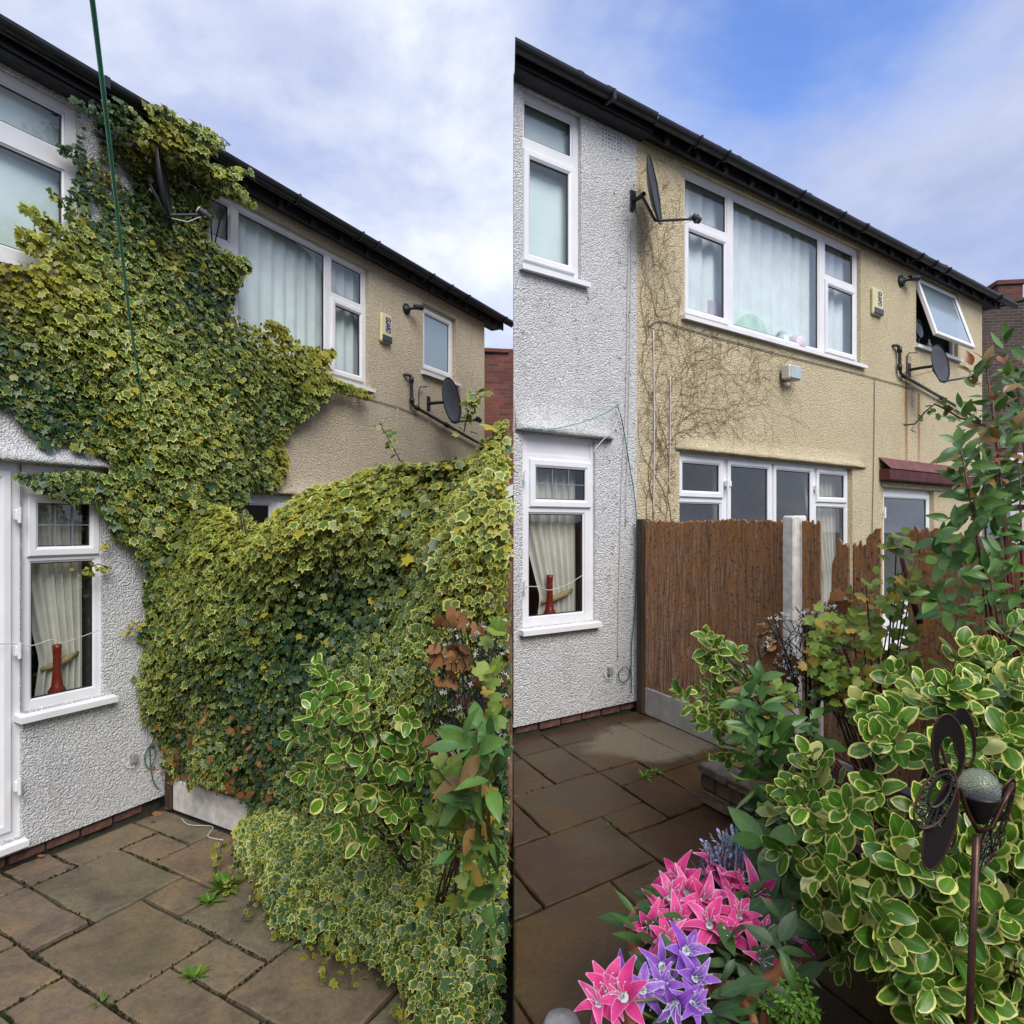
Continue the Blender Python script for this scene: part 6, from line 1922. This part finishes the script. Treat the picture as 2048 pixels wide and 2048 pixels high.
# fallen leaves along the foot of the left wall
for k, (a0, b0) in enumerate(((-.05, .10), (.0, .22), (-.10, .06), (-.02, .35), (-.22, .16), (-.9, .02))):
    p = gp(FL, a0, b0, GL + .012)
    rt = tag(empty('fallen_leaf', tuple(p)), ['curled brown leaf in the corner by the post', 'brown leaf against the gravel board foot', 'brown leaf at the wall foot near the corner', 'farther brown leaf along the gravel board', 'pale brown leaf lying on the corner slab', 'brown leaf at the wall foot near the door'][k], 'leaf')
    place_leaves(rt, [(np.array(p), rg.normal(size=3) * np.array([1, 1, .1]), np.array([0.2, .1, 1.0]), .05)], 'dead', 5, rg, part='blade')


# ================================================================== POTS AND FLOWERS
def pot(root, r, h, taper=.72):
    q = MB()
    q.lathe([(0, 0), (r * taper, 0), (r * .93, h - .07), (r * .93, h - .066), (r, h - .062), (r * 1.01, h - .006), (r * .985, h), (r * .90, h), (r * .88, h - .02), (r * .86, h - .09)], 40)
    q.build('pot', M['terracotta'], root, smooth=True)
    q = MB(); q.lathe([(r * .86, h - .05), (r * .5, h - .04), (0, h - .035)], 24); q.build('soil', M['soil'], root)


PETM = {}
for key in ('pink', 'purple'):
    r_ = np.random.default_rng(77); PETM[key] = []
    for i in range(7):
        tv, tt, tr, tm = PET[i % 3]
        k = len(tv)
        PETM[key].append(tri_mesh('petal', tv * np.array([r_.uniform(.85, 1.2), 1, r_.uniform(.4, 2.1)]), tt, M[key], dict(rim=tr, mid=tm, rnd=np.full(k, r_.random()), yel=np.full(k, 0.0))))
stm = MB()
for j in range(6):
    a = j * math.pi / 3
    e = Vector((math.cos(a) * .022, math.sin(a) * .022, .055))
    stm.tube([(0, 0, .0), e * .6 + Vector((0, 0, .012)), e], [.0012, .001, .001], 4)
    stm.tube([e - Vector((0, 0, .002)), e + Vector((.002, 0, .003))], .0017, 5)
stm.tube([(0, 0, -.03), (0, 0, -.01), (0, 0, .005)], [.004, .007, .012], 8)
STM = stm.mesh('flower', M['stamen'])


def lily(root, p, d, col, size, rg_):
    o0 = np.array(root.location)
    fl = bpy.data.objects.new('flower', STM); COL.objects.link(fl); fl.parent = root
    d = Vector(d).normalized()
    fl.matrix_basis = Matrix.Translation(Vector(p - o0)) @ d.to_track_quat('Z', 'Y').to_matrix().to_4x4()
    ph = rg_.uniform(0, 1)
    for j in range(6):
        a = ph + j * math.pi / 3 + rg_.normal(0, .08)
        op = math.radians(rg_.uniform(28, 66) + (8 if j % 2 else 0))
        T_ = Vector((math.cos(a) * math.sin(op), math.sin(a) * math.sin(op), math.cos(op)))
        N_ = Vector((-math.cos(a) * math.cos(op), -math.sin(a) * math.cos(op), math.sin(op)))
        X_ = T_.cross(N_)
        s_ = size * (1.12 if col == 'pink' else .86) * rg_.uniform(.85, 1.1)
        o = bpy.data.objects.new('petal', PETM[col][rg_.integers(7)]); COL.objects.link(o); o.parent = fl
        o.matrix_basis = Matrix(((X_.x * s_, T_.x * s_, N_.x * s_, T_.x * .004), (X_.y * s_, T_.y * s_, N_.y * s_, T_.y * .004), (X_.z * s_, T_.z * s_, N_.z * s_, -.012), (0, 0, 0, 1)))


def lilies(label, loc, r, h, flowers, nleaf, rg_):
    root = tag(empty('potted_lilies', loc), label, 'potted flowers')
    pot(root, r, h)
    o0 = np.array(loc); st = MB(); L_ = []
    for (zx, zy, Y, col, sz) in flowers:
        p = px(512 + zx * .265, 512 + zy * .265, Y)
        d = np.array([(p[0] - loc[0]) * 2.0, -.55 + (p[1] - loc[1]) * .8, .75]) + rg_.normal(0, .28, 3)
        lily(root, p, d, col, sz, rg_)
        b = np.array([loc[0] + rg_.normal(0, .05), loc[1] + rg_.normal(0, .05), h - .03])
        st.tube([tuple(b - o0), tuple((b * .45 + p * .55) - o0 + np.array([0, 0, .02])), tuple(p - d / np.linalg.norm(d) * .02 - o0)], .004, 6)
    for i in range(nleaf):
        an = rg_.uniform(0, 6.28); rr = r * rg_.uniform(.2, .95)
        p = np.array([loc[0] + rr * math.cos(an), loc[1] + rr * math.sin(an), h + rg_.uniform(-.04, .06)])
        e = rg_.uniform(.0, .9)
        T_ = np.array([math.cos(an) * math.cos(e), math.sin(an) * math.cos(e), math.sin(e)]) + rg_.normal(0, .25, 3); T_ /= np.linalg.norm(T_)
        L_.append((p, T_, np.array([0, -.3, 1.0]), rg_.uniform(.07, .12)))
    tag(st.build('stems', M['stem_green'], root, smooth=True), kind='stuff')
    place_leaves(root, L_, 'lily', 120, rg_)
lilies('terracotta pot of bright pink lilies beside the variegated shrub', (.60, 2.06, 0), .24, .33,
       [(632, 1385, 2.28, 'pink', .075), (690, 1415, 2.24, 'pink', .075), (760, 1352, 2.30, 'pink', .08), (835, 1415, 2.22, 'pink', .082), (920, 1435, 2.20, 'pink', .085), (595, 1462, 2.14, 'pink', .078), (720, 1465, 2.12, 'pink', .085),
        (660, 1440, 2.2, 'pink', .075), (855, 1535, 2.04, 'pink', .078), (745, 1565, 2.0, 'pink', .085), (515, 1560, 2.05, 'pink', .074), (585, 1612, 1.98, 'pink', .075), (825, 1600, 1.98, 'pink', .072), (935, 1600, 2.0, 'pink', .072),
        (1005, 1535, 2.1, 'pink', .07), (925, 1695, 1.92, 'pink', .07), (1040, 1610, 2.05, 'pink', .068), (560, 1520, 2.12, 'pink', .07), (790, 1450, 2.2, 'pink', .075), (620, 1540, 2.06, 'pink', .07), (880, 1470, 2.16, 'pink', .075), (700, 1530, 2.08, 'pink', .07)], 80, rg)
lilies('terracotta pot of purple and pink lilies at the bottom edge', (.46, 1.72, 0), .17, .34,
       [(655, 1658, 1.80, 'purple', .075), (565, 1713, 1.80, 'purple', .07), (565, 1788, 1.72, 'purple', .075), (690, 1758, 1.74, 'purple', .078), (430, 1768, 1.76, 'purple', .07), (490, 1805, 1.68, 'purple', .07), (620, 1850, 1.62, 'purple', .07), (680, 1860, 1.62, 'purple', .06),
        (355, 1800, 1.64, 'pink', .07), (425, 1835, 1.60, 'pink', .07), (330, 1860, 1.6, 'pink', .065)], 36, rg)
# lavender
root = tag(empty('potted_lavender', (.77, 2.36, 0)), 'blue lavender in a pot behind the pink lilies', 'potted flowers')
pot(root, .15, .30)
o0 = np.array(root.location)
st = MB(); P_ = []; T_ = []; N_ = []; S_ = []; Y_ = []
for i in range(80):
    zx = rg.normal(805, 62); top = 1180 + abs(zx - 820) * .6 + rg.uniform(0, 150)
    tip = px(512 + zx * .265, 512 + top * .265, 2.30 + rg.uniform(-.10, .10))
    b = np.array([.77 + rg.normal(0, .035), 2.36 + rg.normal(0, .035), .28])
    st.tube([tuple(b - o0), tuple((b + tip) / 2 - o0 + rg.normal(0, .01, 3)), tuple(tip - o0)], [.003, .0025, .0015], 5)
    dv = (tip - b) / np.linalg.norm(tip - b)
    for k in range(48):
        f = rg.uniform(.35, 1.0)
        an = rg.uniform(0, 6.28)
        rad = np.array([math.cos(an), math.sin(an), .15]); 
        P_.append(b + (tip - b) * f); T_.append(dv * 1.0 + rad * .4); N_.append(rad * .5 + np.array([0, -.4, .6])); S_.append(rg.uniform(.011, .018)); Y_.append(0.0 if f > .55 else rg.uniform(.4, 1))
tag(st.build('stalks', M['stem_green'], root), kind='stuff')
tag(leaf_cloud('spikes', VIB, np.array(P_), np.array(T_), np.array(N_), np.array(S_), rg.random(len(P_)), np.array(Y_), M['lav'], root, o0), kind='stuff')
# broad leaves between lavender and shrub
root = tag(empty('leafy_plant', (.95, 2.35, 0)), 'broad dark green leaves between the lavender and the variegated shrub', 'plant')
L_ = []; tips = []
for (zx, zy) in ((960, 1260), (1010, 1290), (1000, 1370), (1040, 1350), (1000, 1420), (1040, 1240), (1060, 1420)):
    p = px(512 + zx * .265, 512 + zy * .265, rg.uniform(2.25, 2.4))
    L_.extend(shoot_leaves(p, np.array([-.3, -.6, .6]), .05, 4, .15, rg, (85, 50), gravity=.2)); tips.append(tuple(p))
branches(root, (.95, 2.35, .0), tips, 'stem_green', .008, .004, rg)
place_leaves(root, L_, 'vib', 60, rg)
# glossy leaves in front of the pink pot and a fern-like spray at the bottom
root = tag(empty('leafy_plant', (.80, 1.88, 0)), 'dark glossy leaves under the shrub beside the pink lilies', 'plant')
L_ = []; tips = []
for (zx, zy) in ((840, 1700), (900, 1760), (820, 1770), (960, 1740), (1000, 1650), (1030, 1700), (1010, 1560), (870, 1820), (1060, 1780), (940, 1820)):
    p = px(512 + zx * .265, 512 + zy * .265, rg.uniform(1.84, 1.96))
    L_.extend(shoot_leaves(p, np.array([-.1, -.5, .6]), .05, 4, .105, rg, (95, 50), gravity=.3)); tips.append(tuple(p))
branches(root, (.80, 1.9, .0), tips, 'stem_green', .006, .003, rg)
place_leaves(root, L_, 'lily', 60, rg)
root = tag(empty('fern_spray', (.86, 1.75, 0)), 'fine artificial fern sprays at the bottom edge under the shrub', 'plant')
o0 = np.array(root.location); st = MB(); P_ = []; T_ = []
for (xa, ya, xb, yb) in ((1120, 1900, 1010, 1770), (1160, 1900, 1060, 1720), (1080, 1930, 960, 1800), (1130, 1920, 1110, 1760), (1050, 1940, 930, 1850), (1150, 1940, 1000, 1840)):
    a = px(512 + xa * .265, 512 + ya * .265, 1.75); b = px(512 + xb * .265, 512 + yb * .265, 1.70)
    st.tube([tuple(a - o0), tuple((a + b) / 2 - o0 + np.array([0, 0, .01])), tuple(b - o0)], .002, 5)
    for k in range(60):
        f = rg.random(); P_.append(a + (b - a) * f + rg.normal(0, .002, 3)); T_.append(rg.normal(size=3))
st.tube([(0, 0, 0), tuple(px(512 + 1140 * .265, 512 + 1930 * .265, 1.75) - o0)], .006, 6)
tag(st.build('stalks', M['stem_green'], root), kind='stuff')
n = len(P_)
tag(leaf_cloud('leaflets', VIB, np.array(P_), np.array(T_), rg.normal(size=(n, 3)) + np.array([0, -.5, 1]), rg.uniform(.012, .02, n), rg.random(n), np.zeros(n), M['weed'], root, o0), kind='stuff')
q = MB(); q.lathe([(0, 0), (.05, .01), (.065, .04), (.05, .075), (0, .09)], 18); o = q.build('stone', M['stone'], smooth=True, loc=(.155, 2.04, .0)); tag(o, 'smooth grey stone on the patio left of the purple lilies', 'stone')

# ---------------- spinner ornament with crackled glass ball
root = tag(empty('garden_spinner', (.99, 1.43, 0)), 'bronzed metal butterfly ornament with crackled glass ball on a stake', 'garden ornament')
o0 = Vector(root.location)
q = MB(); q.tube([Vector((.985, 1.43, .0)) - o0, Vector((.992, 1.43, .56)) - o0, Vector((1.006, 1.43, .93)) - o0], .0075, 10); q.build('stake', M['copper'], root, smooth=True)
q = MB(); q.lathe([(.012, -.075), (.022, -.06), (.034, -.035), (.041, -.018), (.041, -.012), (.036, -.014), (.0, -.03)], 24, Vector((1.011, 1.43, 1.033)) - o0); q.build('cup', M['iron'], root, smooth=True)
q = MB()
for i in range(15):
    pass
prof = [(.0405 * math.sin(a), -.0405 * math.cos(a)) for a in np.linspace(0.02, math.pi - .02, 20)]
q.lathe(prof, 32, Vector((1.011, 1.43, 1.033)) - o0); q.build('glass_ball', M['crackle'], root, smooth=True)
q = MB()
q.tube([Vector((.937, 1.42, 1.046)) - o0, Vector((.965, 1.42, 1.035)) - o0, Vector((.975, 1.415, .99)) - o0, Vector((1.003, 1.42, .942)) - o0], .005, 8)
q.tube([Vector((1.003, 1.42, .942)) - o0, Vector((1.03, 1.415, .955)) - o0, Vector((1.055, 1.42, 1.0)) - o0, Vector((1.085, 1.43, 1.04)) - o0], .005, 8)
q.build('yoke', M['copper'], root, smooth=True)
def wing(A, B, wd, hole, filigree, lean=.0):
    """A root end, B far end; oval plate with an eccentric opening"""
    A = Vector(A); B = Vector(B); ax = (B - A); ln = ax.length; ax.normalize()
    sd = ax.cross(Vector((lean, 1, 0))).normalized(); nn = ax.cross(sd)
    c = (A + B) / 2
    n = 40
    ring = lambda f, sh, a, t_: c + ax * (ln / 2 * f * math.cos(a) + sh * ln) + sd * (wd * f * math.sin(a)) + nn * t_ - o0
    q = MB()
    q.tube([ring(1, 0, a, 0) for a in np.linspace(0, 2 * math.pi, n + 1)], .0026, 6, cap=False)
    q.build('wing_rim', M['copper'], root, smooth=True)
    q = MB()
    if not filigree:
        vs = []
        for t_ in (.0012, -.0012):
            for a in np.linspace(0, 2 * math.pi, n, endpoint=False):
                vs.append(ring(1, 0, a, t_)); vs.append(ring(hole, -.14, a, t_))
        fs = []
        for i in range(n):
            j = (i + 1) % n
            fs += [(2 * i, 2 * j, 2 * j + 1, 2 * i + 1), (2 * n + 2 * i, 2 * n + 2 * i + 1, 2 * n + 2 * j + 1, 2 * n + 2 * j), (2 * i + 1, 2 * j + 1, 2 * n + 2 * j + 1, 2 * n + 2 * i + 1)]
        q.add(vs, fs)
    else:
        q.tube([ring(hole, -.14, a, 0) for a in np.linspace(0, 2 * math.pi, n + 1)], .003, 6, cap=False)
        for i in range(16):        # little scrolls filling the band
            a = 2 * math.pi * i / 16
            o_, i_ = ring(1, 0, a, 0), ring(hole, -.14, a, 0)
            m_ = (o_ + i_) / 2; r_ = max(.003, (o_ - i_).length * .42)
            q.tube([m_ + (ax * math.cos(b) + sd * math.sin(b)) * r_ * (1 - b / 11) for b in np.linspace(0, 8.5, 16)], .0016, 4, cap=False)
            q.tube([o_, i_.lerp(o_, .1)], .0016, 4, cap=False)
    q.build('wing_plate' if not filigree else 'wing_scrollwork', M['iron'], root, smooth=False)
wing((.930, 1.40, 1.058), (.917, 1.395, 1.202), .034, .62, False)
wing((.925, 1.39, 1.085), (.845, 1.37, .975), .030, .55, True, .3)
wing((.928, 1.39, 1.058), (.866, 1.375, .884), .024, .30, False, .5)
wing((.938, 1.42, 1.05), (.925, 1.42, .893), .018, .5, True)
wing((1.013, 1.47, 1.065), (1.0, 1.47, 1.195), .022, .72, False, .2)
wing((1.10, 1.45, 1.045), (1.035, 1.46, .84), .030, .6, True, -.4)
q = MB(); q.tube([Vector((.905, 1.40, 1.14)) - o0, Vector((.912, 1.40, 1.125)) - o0, Vector((.93, 1.40, 1.06)) - o0, Vector((.937, 1.42, 1.046)) - o0], .003, 6); q.build('antenna', M['copper'], root)
